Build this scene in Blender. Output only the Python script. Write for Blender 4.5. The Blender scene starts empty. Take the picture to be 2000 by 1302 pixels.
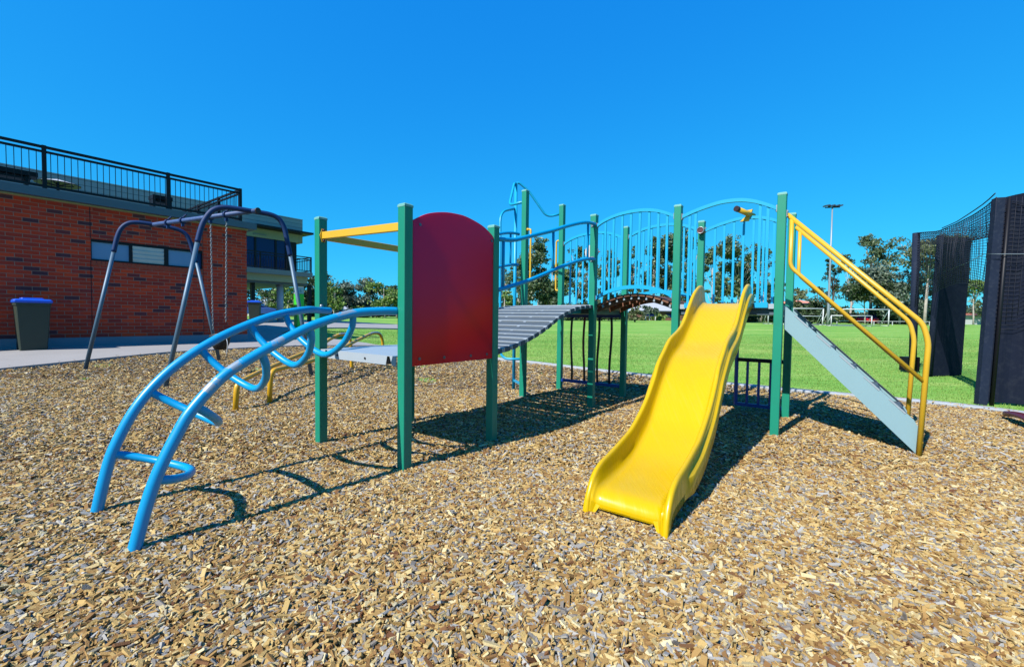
import bpy, math, random
import numpy as np
from mathutils import Vector, Matrix
random.seed(7); RNG = np.random.default_rng(7)
S = bpy.context.scene
COL = S.collection

# ------------------------------------------------------------------ camera model (fitted to the play frame's posts)
FPX, PITCH, ROLL, TH, EYE = 861.64, .0359, .0131, .6468, 1.05
def V(*a): return np.array(a, float)
_f = V(0, math.cos(PITCH), -math.sin(PITCH)); _u0 = V(0, math.sin(PITCH), math.cos(PITCH)); _r0 = V(1, 0, 0)
CR = math.cos(ROLL)*_r0 + math.sin(ROLL)*_u0
CU = -math.sin(ROLL)*_r0 + math.cos(ROLL)*_u0
O = V(0, 0, EYE)
u = V(math.sin(TH), math.cos(TH), 0)          # along the ramp, away from the camera
v = V(math.cos(TH), -math.sin(TH), 0)         # across, to the right
Z = V(0, 0, 1)
def ray(px, py): return _f + CR*(px-1000)/FPX - CU*(py-651)/FPX
def on_z(px, py, z):
    d = ray(px, py); return O + d*(z-EYE)/d[2]
def on_pl(px, py, P0, dr):                    # point of a vertical plane through P0 along dr
    n = V(dr[1], -dr[0], 0); d = ray(px, py); return O + d*((V(P0[0], P0[1], 0)@n)/(d@n))
def at(px, py, D):
    d = ray(px, py); return O + d*D/d[1]
def sm(a, b, x):
    t = np.clip((x-a)/(b-a), 0, 1); return t*t*(3-2*t)
PLx, PLz = [0, 4.5, 5.7, 6.8, 8.2, 9, 13, 16, 22, 40, 80, 400], [0, 0, .06, .1, .17, .2, .2, .35, .62, .75, .88, 1.0]
PRx, PRz = [0, 6, 10, 20, 40, 55, 80, 400], [0, 0, .06, .22, .47, .6, .85, 1.0]
def gz(x, y):
    x = np.asarray(x, float); y = np.asarray(y, float)
    w = 1-sm(-.5, -.1, x/np.maximum(y, 1))
    return w*np.interp(y, PLx, PLz) + (1-w)*np.interp(y, PRx, PRz)
def G(x, y): return V(x, y, float(gz(x, y)))

cam = bpy.data.cameras.new('camera'); camo = bpy.data.objects.new('camera', cam); COL.objects.link(camo)
camo.matrix_world = Matrix(((CR[0], CU[0], -_f[0], 0), (CR[1], CU[1], -_f[1], 0), (CR[2], CU[2], -_f[2], EYE), (0, 0, 0, 1)))
cam.sensor_width = 36; cam.lens = 36*FPX/2000; cam.clip_start = .05; cam.clip_end = 3000
S.camera = camo

# ------------------------------------------------------------------ materials
def nt(name):
    m = bpy.data.materials.new(name); m.use_nodes = True
    n = m.node_tree; b = n.nodes['Principled BSDF']; return m, n, b
AS = .53                                       # real-world albedos for an exposure of +0.8
KEEP = {'red_panel_plastic', 'concrete_plinth', 'fascia_blue_grey', 'cream_board', 'dark_glass', 'frosted_pane', 'louvre_glass', 'grey_slab', 'column_paint', 'bin_green_plastic', 'bin_blue_lid', 'sill_brick', 'bolt_dark', 'swing_top_paint', 'black_paint', 'gum_bark', 'dark_bark', 'deep_blue_paint', 'bridge_wood', 'slat_end_grey', 'terracotta_roof', 'totem_green', 'umbrella_canvas', 'red_car_paint', 'navy_car_paint'}
def mat(name, col, rough=.5, metal=0, var=.1, scale=6., bump=0., bscale=60., spec=.5, coat=0., dirt=None, dscale=3., damt=.5):
    if name not in KEEP:
        col = tuple(c*AS for c in col); dirt = tuple(c*AS for c in dirt) if dirt else None
    m, n, b = nt(name); L = n.links.new
    b.inputs['Roughness'].default_value = rough; b.inputs['Metallic'].default_value = metal
    b.inputs['Specular IOR Level'].default_value = spec; b.inputs['Coat Weight'].default_value = coat; b.inputs['Coat Roughness'].default_value = .12
    tc = n.nodes.new('ShaderNodeTexCoord')
    no = n.nodes.new('ShaderNodeTexNoise'); no.inputs['Scale'].default_value = scale; no.inputs['Detail'].default_value = 5
    L(tc.outputs['Object'], no.inputs['Vector'])
    mx = n.nodes.new('ShaderNodeMix'); mx.data_type = 'RGBA'
    L(no.outputs['Fac'], mx.inputs['Factor'])
    mx.inputs['A'].default_value = (*[c*(1-var) for c in col], 1); mx.inputs['B'].default_value = (*[min(1, c*(1+var)) for c in col], 1)
    out = mx.outputs['Result']
    if dirt:
        n2 = n.nodes.new('ShaderNodeTexNoise'); n2.inputs['Scale'].default_value = dscale; n2.inputs['Detail'].default_value = 8; n2.inputs['Roughness'].default_value = .7
        L(tc.outputs['Object'], n2.inputs['Vector'])
        mr = n.nodes.new('ShaderNodeMapRange'); mr.inputs[1].default_value = .5; mr.inputs[2].default_value = .75; mr.inputs[4].default_value = damt
        L(n2.outputs['Fac'], mr.inputs[0])
        m2 = n.nodes.new('ShaderNodeMix'); m2.data_type = 'RGBA'; L(mr.outputs[0], m2.inputs['Factor']); L(out, m2.inputs['A']); m2.inputs['B'].default_value = (*dirt, 1)
        out = m2.outputs['Result']
    L(out, b.inputs['Base Color'])
    if bump:
        nb = n.nodes.new('ShaderNodeTexNoise'); nb.inputs['Scale'].default_value = bscale; nb.inputs['Detail'].default_value = 4; L(tc.outputs['Object'], nb.inputs['Vector'])
        bp = n.nodes.new('ShaderNodeBump'); bp.inputs['Strength'].default_value = bump; bp.inputs['Distance'].default_value = .02
        L(nb.outputs['Fac'], bp.inputs['Height']); L(bp.outputs[0], b.inputs['Normal'])
    return m
def wearmat(name, col, wcol, rough=.3, scale=40., thr=.5):
    """paint worn through to metal where the mesh's 'wear' attribute says"""
    m, n, b = nt(name); L = n.links.new; col = tuple(c*AS for c in col); wcol = tuple(c*AS*1.1 for c in wcol)
    tc = n.nodes.new('ShaderNodeTexCoord')
    at_ = n.nodes.new('ShaderNodeAttribute'); at_.attribute_name = 'wear'
    no = n.nodes.new('ShaderNodeTexNoise'); no.inputs['Scale'].default_value = scale; no.inputs['Detail'].default_value = 6; L(tc.outputs['Object'], no.inputs['Vector'])
    ad = n.nodes.new('ShaderNodeMath'); ad.operation = 'ADD'; L(at_.outputs['Fac'], ad.inputs[0]); L(no.outputs['Fac'], ad.inputs[1])
    mr = n.nodes.new('ShaderNodeMapRange'); mr.inputs[1].default_value = .92; mr.inputs[2].default_value = 1.04; L(ad.outputs[0], mr.inputs[0])
    n2 = n.nodes.new('ShaderNodeTexNoise'); n2.inputs['Scale'].default_value = 5; L(tc.outputs['Object'], n2.inputs['Vector'])
    m0 = n.nodes.new('ShaderNodeMix'); m0.data_type = 'RGBA'; L(n2.outputs['Fac'], m0.inputs['Factor'])
    m0.inputs['A'].default_value = (*[c*.9 for c in col], 1); m0.inputs['B'].default_value = (*[min(1, c*1.1) for c in col], 1)
    mx = n.nodes.new('ShaderNodeMix'); mx.data_type = 'RGBA'; L(mr.outputs[0], mx.inputs['Factor']); L(m0.outputs['Result'], mx.inputs['A']); mx.inputs['B'].default_value = (*wcol, 1)
    L(mx.outputs['Result'], b.inputs['Base Color'])
    r2 = n.nodes.new('ShaderNodeMapRange'); L(mr.outputs[0], r2.inputs[0]); r2.inputs[3].default_value = rough; r2.inputs[4].default_value = .42; L(r2.outputs[0], b.inputs['Roughness'])
    m2 = n.nodes.new('ShaderNodeMath'); m2.operation = 'MULTIPLY'; m2.inputs[1].default_value = .35; L(mr.outputs[0], m2.inputs[0]); L(m2.outputs[0], b.inputs['Metallic'])
    return m
def rampmat(name, stops, rough=.8, spec=.2, noise=None, island=True, trans=0., bumpm=0.):
    """colour picked per loose piece (chip, leaf, blade) from a ramp"""
    m, n, b = nt(name); L = n.links.new
    g = n.nodes.new('ShaderNodeNewGeometry'); cr = n.nodes.new('ShaderNodeValToRGB')
    el = cr.color_ramp.elements
    while len(el) > 1: el.remove(el[-1])
    for i, (p, c) in enumerate(stops):
        e = el[0] if i == 0 else el.new(p); e.position = p; e.color = (*c, 1)
    fac = g.outputs['Random Per Island']
    if noise:
        tc = n.nodes.new('ShaderNodeTexCoord'); no = n.nodes.new('ShaderNodeTexNoise'); no.inputs['Scale'].default_value = noise[0]; no.inputs['Detail'].default_value = 3
        L(tc.outputs['Object'], no.inputs['Vector'])
        a = n.nodes.new('ShaderNodeMath'); a.operation = 'MULTIPLY_ADD'; a.inputs[1].default_value = noise[1]; L(no.outputs['Fac'], a.inputs[0])
        s = n.nodes.new('ShaderNodeMath'); s.operation = 'MULTIPLY_ADD'; s.inputs[1].default_value = 1-noise[1]*.5; s.inputs[2].default_value = -noise[1]*.25; L(fac, s.inputs[0]); L(s.outputs[0], a.inputs[2])
        fac = a.outputs[0]
    L(fac, cr.inputs[0]); L(cr.outputs[0], b.inputs['Base Color'])
    b.inputs['Roughness'].default_value = rough; b.inputs['Specular IOR Level'].default_value = spec
    if bumpm:
        tc = n.nodes.new('ShaderNodeTexCoord'); nb = n.nodes.new('ShaderNodeTexNoise'); nb.inputs['Scale'].default_value = 260; L(tc.outputs['Object'], nb.inputs['Vector'])
        bp = n.nodes.new('ShaderNodeBump'); bp.inputs['Strength'].default_value = bumpm; bp.inputs['Distance'].default_value = .004; L(nb.outputs['Fac'], bp.inputs['Height']); L(bp.outputs[0], b.inputs['Normal'])
    if trans:
        t = n.nodes.new('ShaderNodeBsdfTranslucent'); L(cr.outputs[0], t.inputs['Color']); ms = n.nodes.new('ShaderNodeMixShader'); ms.inputs[0].default_value = trans
        L(b.outputs[0], ms.inputs[1]); L(t.outputs[0], ms.inputs[2]); L(ms.outputs[0], n.nodes['Material Output'].inputs['Surface'])
    return m

M = {}
M['green'] = mat('post_green_paint', (.012, .34, .215), .45, var=.12, scale=4, spec=.35, dirt=(.03, .25, .17), dscale=7, damt=.35)
M['cap'] = mat('post_cap_plastic', (.22, .58, .52), .45)
M['blue'] = mat('blue_tube_paint', (.001, .43, .90), .36, var=.06, spec=.3)
M['blue_worn'] = wearmat('blue_tube_worn_paint', (.001, .43, .90), (.40, .50, .60), .36)
M['deepblue'] = mat('deep_blue_paint', (.002, .035, .22), .45)
M['rail_blue'] = mat('sky_blue_paint', (.012, .50, .88), .38, var=.06, spec=.35)
M['yellow'] = mat('rail_yellow_paint', (.96, .57, .035), .38, var=.06)
M['yellow_worn'] = wearmat('yellow_worn_paint', (.95, .52, .02), (.42, .48, .55), .35)
M['slide'] = mat('slide_plastic', (.88, .56, .001), .27, var=.04, scale=2.5, spec=.28, dirt=(.66, .42, .02), dscale=5, damt=.28)
def scuff_slide():
    n = M['slide'].node_tree; L = n.links.new; b = n.nodes['Principled BSDF']; tc = n.nodes.new('ShaderNodeTexCoord'); mp = n.nodes.new('ShaderNodeMapping'); mp.vector_type = 'POINT'
    mp.inputs['Rotation'].default_value = (0, 0, TH-.03); mp.inputs['Scale'].default_value = (60, 2.2, 2.2); L(tc.outputs['Object'], mp.inputs[0])
    no = n.nodes.new('ShaderNodeTexNoise'); no.inputs['Scale'].default_value = 1.; no.inputs['Detail'].default_value = 6; no.inputs['Roughness'].default_value = .7; L(mp.outputs[0], no.inputs['Vector'])
    mr = n.nodes.new('ShaderNodeMapRange'); mr.inputs[1].default_value = .48; mr.inputs[2].default_value = .72; mr.inputs[3].default_value = .24; mr.inputs[4].default_value = .55; L(no.outputs['Fac'], mr.inputs[0]); L(mr.outputs[0], b.inputs['Roughness'])
    src = b.inputs['Base Color'].links[0].from_socket; mx = n.nodes.new('ShaderNodeMix'); mx.data_type = 'RGBA'; m2 = n.nodes.new('ShaderNodeMapRange'); m2.inputs[1].default_value = .58; m2.inputs[2].default_value = .75; m2.inputs[4].default_value = .35; L(no.outputs['Fac'], m2.inputs[0])
    L(m2.outputs[0], mx.inputs['Factor']); L(src, mx.inputs['A']); mx.inputs['B'].default_value = (.40, .29, .05, 1); L(mx.outputs['Result'], b.inputs['Base Color'])
scuff_slide()
M['red'] = mat('red_panel_plastic', (.46, .0012, .010), .25, var=.06, spec=.9, scale=3)
_n = M['red'].node_tree; _b = _n.nodes['Principled BSDF']; _b.inputs['Specular Tint'].default_value = (1, .28, .9, 1)
_t = _n.nodes.new('ShaderNodeBsdfTranslucent'); _t.inputs['Color'].default_value = (1, .085, .02, 1); _x = _n.nodes.new('ShaderNodeMixShader'); _x.inputs[0].default_value = .30
_n.links.new(_b.outputs[0], _x.inputs[1]); _n.links.new(_t.outputs[0], _x.inputs[2]); _n.links.new(_x.outputs[0], _n.nodes['Material Output'].inputs['Surface'])
M['deck'] = mat('pale_grey_deck', (.52, .60, .68), .35, var=.05)
M['slat'] = mat('grey_slat', (.11, .14, .17), .6, spec=.25, var=.25, scale=9)
M['slat_edge'] = mat('slat_end_grey', (.035, .045, .06), .5)
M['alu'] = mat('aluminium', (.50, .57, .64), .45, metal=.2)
M['steel'] = mat('galvanised_steel', (.42, .46, .50), .4, metal=.8)
M['bolt'] = mat('bolt_dark', (.10, .11, .14), .4, metal=.7)
M['stair'] = mat('stair_grey_paint', (.33, .53, .60), .42, var=.04)
M['wood'] = mat('bridge_wood', (.13, .05, .024), .7, var=.35, scale=14, bump=.2)
M['white'] = mat('white_paint', (.75, .76, .78), .5, var=.05)
M['black'] = mat('black_paint', (.004, .004, .007), .5, spec=.25)
M['darkbar'] = mat('dark_wavy_bar', (.035, .012, .012), .5)
M['redbar'] = mat('red_brown_bar', (.22, .02, .012), .5)
M['swing_frame'] = mat('swing_top_paint', (.001, .022, .095), .6, spec=.3, dirt=(.006, .01, .03), dscale=9, damt=.6)
M['swing_leg'] = mat('swing_leg_galvanised', (.12, .22, .33), .5, metal=.2, var=.15)
M['swing_beam'] = mat('swing_beam_paint', (.05, .12, .34), .6, dirt=(.20, .27, .40), dscale=30, damt=.7)
M['rubber'] = mat('black_rubber', (.012, .012, .016), .6)
M['maroon'] = mat('maroon_plastic', (.13, .012, .02), .45)
M['concrete'] = mat('path_concrete', (.46, .44, .43), .85, var=.12, scale=1.2, bump=.15, bscale=90, dirt=(.33, .32, .31), dscale=.9, damt=.5)
M['kerb'] = mat('kerb_concrete', (.50, .54, .58), .85, var=.2, scale=5, bump=.3, bscale=60, dirt=(.36, .35, .33), dscale=4, damt=.5)
M['plinth'] = mat('concrete_plinth', (.15, .17, .21), .9, var=.2, scale=2, bump=.1)
M['fascia'] = mat('fascia_blue_grey', (.055, .085, .115), .5, var=.08)
M['cream'] = mat('cream_board', (.25, .26, .15), .7, var=.06)
M['glassdark'] = mat('dark_glass', (.004, .008, .07), .2, var=.1, spec=.3)
M['frost'] = mat('frosted_pane', (.13, .20, .34), .25, var=.08, scale=1.5)
M['louvre'] = mat('louvre_glass', (.34, .40, .42), .2, var=.12)
M['slab'] = mat('grey_slab', (.16, .18, .17), .8, var=.15)
M['column'] = mat('column_paint', (.36, .38, .44), .6, var=.05)
M['binbody'] = mat('bin_green_plastic', (.018, .028, .018), .55, var=.15)
M['binlid'] = mat('bin_blue_lid', (.008, .075, .50), .35)
M['totem_green'] = mat('totem_green', (.05, .50, .03), .4)
M['umb_green'] = mat('umbrella_canvas', (.16, .24, .05), .8)
M['net_black'] = mat('net_cord', (.006, .009, .03), .7)
M['pad'] = mat('navy_padding', (.010, .016, .038), .85, spec=.12, var=.35, scale=1.6, dirt=(.07, .08, .10), dscale=9, damt=.3, bump=.3, bscale=5)
M['padpost'] = mat('navy_post_cover', (.018, .029, .062), .8, spec=.12, var=.25, scale=2, dirt=(.14, .16, .2), dscale=26, damt=.22)
M['goal'] = mat('goal_white', (.8, .82, .84), .5)
M['galv'] = mat('light_pole_galvanised', (.40, .46, .52), .45, metal=.3)
M['carred'] = mat('red_car_paint', (.52, .008, .02), .25, coat=.6)
M['carblue'] = mat('navy_car_paint', (.02, .05, .2), .25, coat=.6)
M['carwhite'] = mat('white_car_paint', (.7, .72, .74), .25, coat=.6)
M['tyre'] = mat('tyre', (.01, .01, .01), .8)
M['lampred'] = mat('tail_lamp', (.6, .02, .02), .3)
M['roofwhite'] = mat('pale_tin_roof', (.62, .66, .72), .5, var=.08)
M['roofred'] = mat('terracotta_roof', (.55, .2, .12), .8)
M['brickhouse'] = mat('house_brick', (.26, .11, .08), .85, var=.2, scale=4)
M['orange'] = mat('orange_band', (.55, .16, .06), .8)
M['bark'] = mat('gum_bark', (.34, .30, .27), .9, var=.35, scale=2.5, dirt=(.10, .08, .07), dscale=2, damt=.7)
M['barkdark'] = mat('dark_bark', (.07, .055, .045), .9, var=.3, scale=3)

def brickmat():
    m, n, b = nt('red_brickwork'); L = n.links.new
    tc = n.nodes.new('ShaderNodeTexCoord')
    dt = n.nodes.new('ShaderNodeVectorMath'); dt.operation = 'DOT_PRODUCT'; L(tc.outputs['Object'], dt.inputs[0]); dt.inputs[1].default_value = tuple(u)
    sp = n.nodes.new('ShaderNodeSeparateXYZ'); L(tc.outputs['Object'], sp.inputs[0])
    cb = n.nodes.new('ShaderNodeCombineXYZ'); L(dt.outputs['Value'], cb.inputs[0]); L(sp.outputs[2], cb.inputs[1])
    def bt(c1, c2, mo):
        t = n.nodes.new('ShaderNodeTexBrick'); t.offset = .5; t.inputs['Scale'].default_value = 1
        t.inputs['Brick Width'].default_value = .245; t.inputs['Row Height'].default_value = .0865; t.inputs['Mortar Size'].default_value = .006; t.inputs['Mortar Smooth'].default_value = .2
        t.inputs['Color1'].default_value = (*c1, 1); t.inputs['Color2'].default_value = (*c2, 1); t.inputs['Mortar'].default_value = (*mo, 1)
        L(cb.outputs[0], t.inputs['Vector']); return t
    t = bt((0, 0, 0), (1, 1, 1), (0, 0, 0))
    cr = n.nodes.new('ShaderNodeValToRGB'); L(t.outputs['Color'], cr.inputs[0])
    el = cr.color_ramp.elements; el[0].color = (.07, .024, .032, 1); el[0].position = .0; el[1].color = (.58, .05, .015, 1); el[1].position = 1.
    for p, c in ((.07, (.10, .028, .034)), (.085, (.23, .027, .022)), (.16, (.33, .031, .018)), (.45, (.40, .034, .015)), (.75, (.49, .040, .015))):
        e = el.new(p); e.color = (*c, 1)
    no = n.nodes.new('ShaderNodeTexNoise'); no.inputs['Scale'].default_value = 3.5; no.inputs['Detail'].default_value = 8; no.inputs['Roughness'].default_value = .75; L(tc.outputs['Object'], no.inputs['Vector'])
    mr = n.nodes.new('ShaderNodeMapRange'); mr.inputs[1].default_value = .52; mr.inputs[2].default_value = .8; mr.inputs[4].default_value = .5; L(no.outputs['Fac'], mr.inputs[0])
    m1 = n.nodes.new('ShaderNodeMix'); m1.data_type = 'RGBA'; L(mr.outputs[0], m1.inputs['Factor']); L(cr.outputs[0], m1.inputs['A']); m1.inputs['B'].default_value = (.22, .05, .07, 1)
    mx = n.nodes.new('ShaderNodeMix'); mx.data_type = 'RGBA'; L(t.outputs['Fac'], mx.inputs['Factor']); L(m1.outputs['Result'], mx.inputs['A']); mx.inputs['B'].default_value = (.25, .135, .10, 1)
    L(mx.outputs['Result'], b.inputs['Base Color']); b.inputs['Roughness'].default_value = .85; b.inputs['Specular IOR Level'].default_value = .2
    bp = n.nodes.new('ShaderNodeBump'); bp.inputs['Strength'].default_value = .5; bp.inputs['Distance'].default_value = .01; bp.invert = True; L(t.outputs['Fac'], bp.inputs['Height']); L(bp.outputs[0], b.inputs['Normal'])
    return m
M['brick'] = brickmat()
def cladmat():
    m, n, b = nt('grey_board_cladding'); L = n.links.new
    tc = n.nodes.new('ShaderNodeTexCoord'); sp = n.nodes.new('ShaderNodeSeparateXYZ'); L(tc.outputs['Object'], sp.inputs[0])
    md = n.nodes.new('ShaderNodeMath'); md.operation = 'FRACT'; ml = n.nodes.new('ShaderNodeMath'); ml.operation = 'MULTIPLY'; ml.inputs[1].default_value = 1/.21; L(sp.outputs[2], ml.inputs[0]); L(ml.outputs[0], md.inputs[0])
    lt = n.nodes.new('ShaderNodeMath'); lt.operation = 'LESS_THAN'; lt.inputs[1].default_value = .12; L(md.outputs[0], lt.inputs[0])
    mx = n.nodes.new('ShaderNodeMix'); mx.data_type = 'RGBA'; L(lt.outputs[0], mx.inputs['Factor']); mx.inputs['A'].default_value = (.22, .25, .27, 1); mx.inputs['B'].default_value = (.11, .125, .14, 1)
    L(mx.outputs['Result'], b.inputs['Base Color']); b.inputs['Roughness'].default_value = .6
    bp = n.nodes.new('ShaderNodeBump'); bp.inputs['Strength'].default_value = .6; bp.inputs['Distance'].default_value = .02; L(md.outputs[0], bp.inputs['Height']); L(bp.outputs[0], b.inputs['Normal'])
    return m
M['clad'] = cladmat()
def grassmat():
    m, n, b = nt('mown_grass'); L = n.links.new
    tc = n.nodes.new('ShaderNodeTexCoord')
    def noise(s, d=4, r=.6, mp=None):
        t = n.nodes.new('ShaderNodeTexNoise'); t.inputs['Scale'].default_value = s; t.inputs['Detail'].default_value = d; t.inputs['Roughness'].default_value = r
        if mp:
            k = n.nodes.new('ShaderNodeMapping'); k.inputs['Scale'].default_value = mp; k.inputs['Rotation'].default_value = (0, 0, .35); L(tc.outputs['Object'], k.inputs[0]); L(k.outputs[0], t.inputs['Vector'])
        else: L(tc.outputs['Object'], t.inputs['Vector'])
        return t
    a = noise(.5, 5, .6, (.35, 1.2, 1)); c = noise(30, 3); d = noise(4, 4, .7, (.4, 1.4, 1))
    cr = n.nodes.new('ShaderNodeValToRGB'); el = cr.color_ramp.elements
    el[0].position = .3; el[0].color = (.09, .245, .035, 1); el[1].position = .78; el[1].color = (.36, .43, .13, 1)
    e = el.new(.52); e.color = (.165, .335, .058, 1)
    s1 = n.nodes.new('ShaderNodeMath'); s1.operation = 'MULTIPLY_ADD'; s1.inputs[1].default_value = .55; L(d.outputs['Fac'], s1.inputs[0])
    s2 = n.nodes.new('ShaderNodeMath'); s2.operation = 'MULTIPLY_ADD'; s2.inputs[1].default_value = .8; s2.inputs[2].default_value = -.15; L(a.outputs['Fac'], s2.inputs[0]); L(s2.outputs[0], s1.inputs[2])
    L(s1.outputs[0], cr.inputs[0])
    mx = n.nodes.new('ShaderNodeMix'); mx.data_type = 'RGBA'; mx.blend_type = 'MULTIPLY'; mx.inputs['Factor'].default_value = .6
    c2 = n.nodes.new('ShaderNodeMapRange'); c2.inputs[1].default_value = .3; c2.inputs[2].default_value = .7; c2.inputs[3].default_value = .55; c2.inputs[4].default_value = 1.15; L(c.outputs['Fac'], c2.inputs[0])
    L(cr.outputs[0], mx.inputs['A']); L(c2.outputs[0], mx.inputs['B']); L(mx.outputs['Result'], b.inputs['Base Color'])
    b.inputs['Roughness'].default_value = .9; b.inputs['Specular IOR Level'].default_value = .1
    bp = n.nodes.new('ShaderNodeBump'); bp.inputs['Strength'].default_value = .6; bp.inputs['Distance'].default_value = .03; L(c.outputs['Fac'], bp.inputs['Height']); L(bp.outputs[0], b.inputs['Normal'])
    return m
M['grass'] = grassmat()
def bedmat():
    m, n, b = nt('chip_bed_soil'); L = n.links.new
    tc = n.nodes.new('ShaderNodeTexCoord'); vo = n.nodes.new('ShaderNodeTexVoronoi'); vo.inputs['Scale'].default_value = 45; L(tc.outputs['Object'], vo.inputs['Vector'])
    cr = n.nodes.new('ShaderNodeValToRGB'); el = cr.color_ramp.elements; el[0].color = (.03, .016, .007, 1); el[1].color = (.17, .11, .05, 1); e = el.new(.5); e.color = (.09, .055, .025, 1)
    sp = n.nodes.new('ShaderNodeSeparateColor'); L(vo.outputs['Color'], sp.inputs[0]); L(sp.outputs[0], cr.inputs[0]); L(cr.outputs[0], b.inputs['Base Color']); b.inputs['Roughness'].default_value = .95
    bp = n.nodes.new('ShaderNodeBump'); bp.inputs['Strength'].default_value = .8; bp.inputs['Distance'].default_value = .02; L(vo.outputs['Distance'], bp.inputs['Height']); L(bp.outputs[0], b.inputs['Normal'])
    return m
M['bed'] = bedmat()
M['chips'] = rampmat('wood_chip', [(p, tuple(c*AS for c in q)) for p, q in [(0, (.10, .03, .013)), (.05, (.20, .075, .03)), (.14, (.37, .20, .065)), (.32, (.56, .345, .115)), (.52, (.71, .48, .17)), (.64, (.80, .60, .27)), (.72, (.95, .80, .46)), (.75, (.27, .23, .19)), (.84, (.42, .38, .33)), (.92, (.56, .53, .48)), (1., (.78, .77, .74))]], .75, .25, noise=(.45, .24), bumpm=.5)
M['blades'] = rampmat('grass_blade', [(0, (.10, .215, .04)), (.5, (.185, .30, .07)), (.82, (.28, .365, .105)), (.93, (.46, .45, .18)), (1, (.55, .47, .25))], .7, .2, noise=(.22, 1.3), trans=.25)
def leaf(name, a, b_, c): return rampmat(name, [(0, a), (.5, b_), (1, c)], .5, .45, noise=(.45, .9), trans=.18)
M['gum'] = leaf('gum_leaf', (.02, .036, .018), (.062, .098, .040), (.18, .225, .095))
M['gumblue'] = leaf('blue_gum_leaf', (.03, .048, .04), (.10, .14, .105), (.24, .28, .20))
M['bright'] = leaf('bright_leaf', (.03, .065, .014), (.11, .19, .035), (.26, .34, .08))
M['dark'] = leaf('dark_leaf', (.010, .02, .012), (.035, .06, .026), (.10, .14, .05))
M['olive'] = leaf('olive_leaf', (.04, .055, .02), (.10, .12, .05), (.19, .21, .09))

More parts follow.
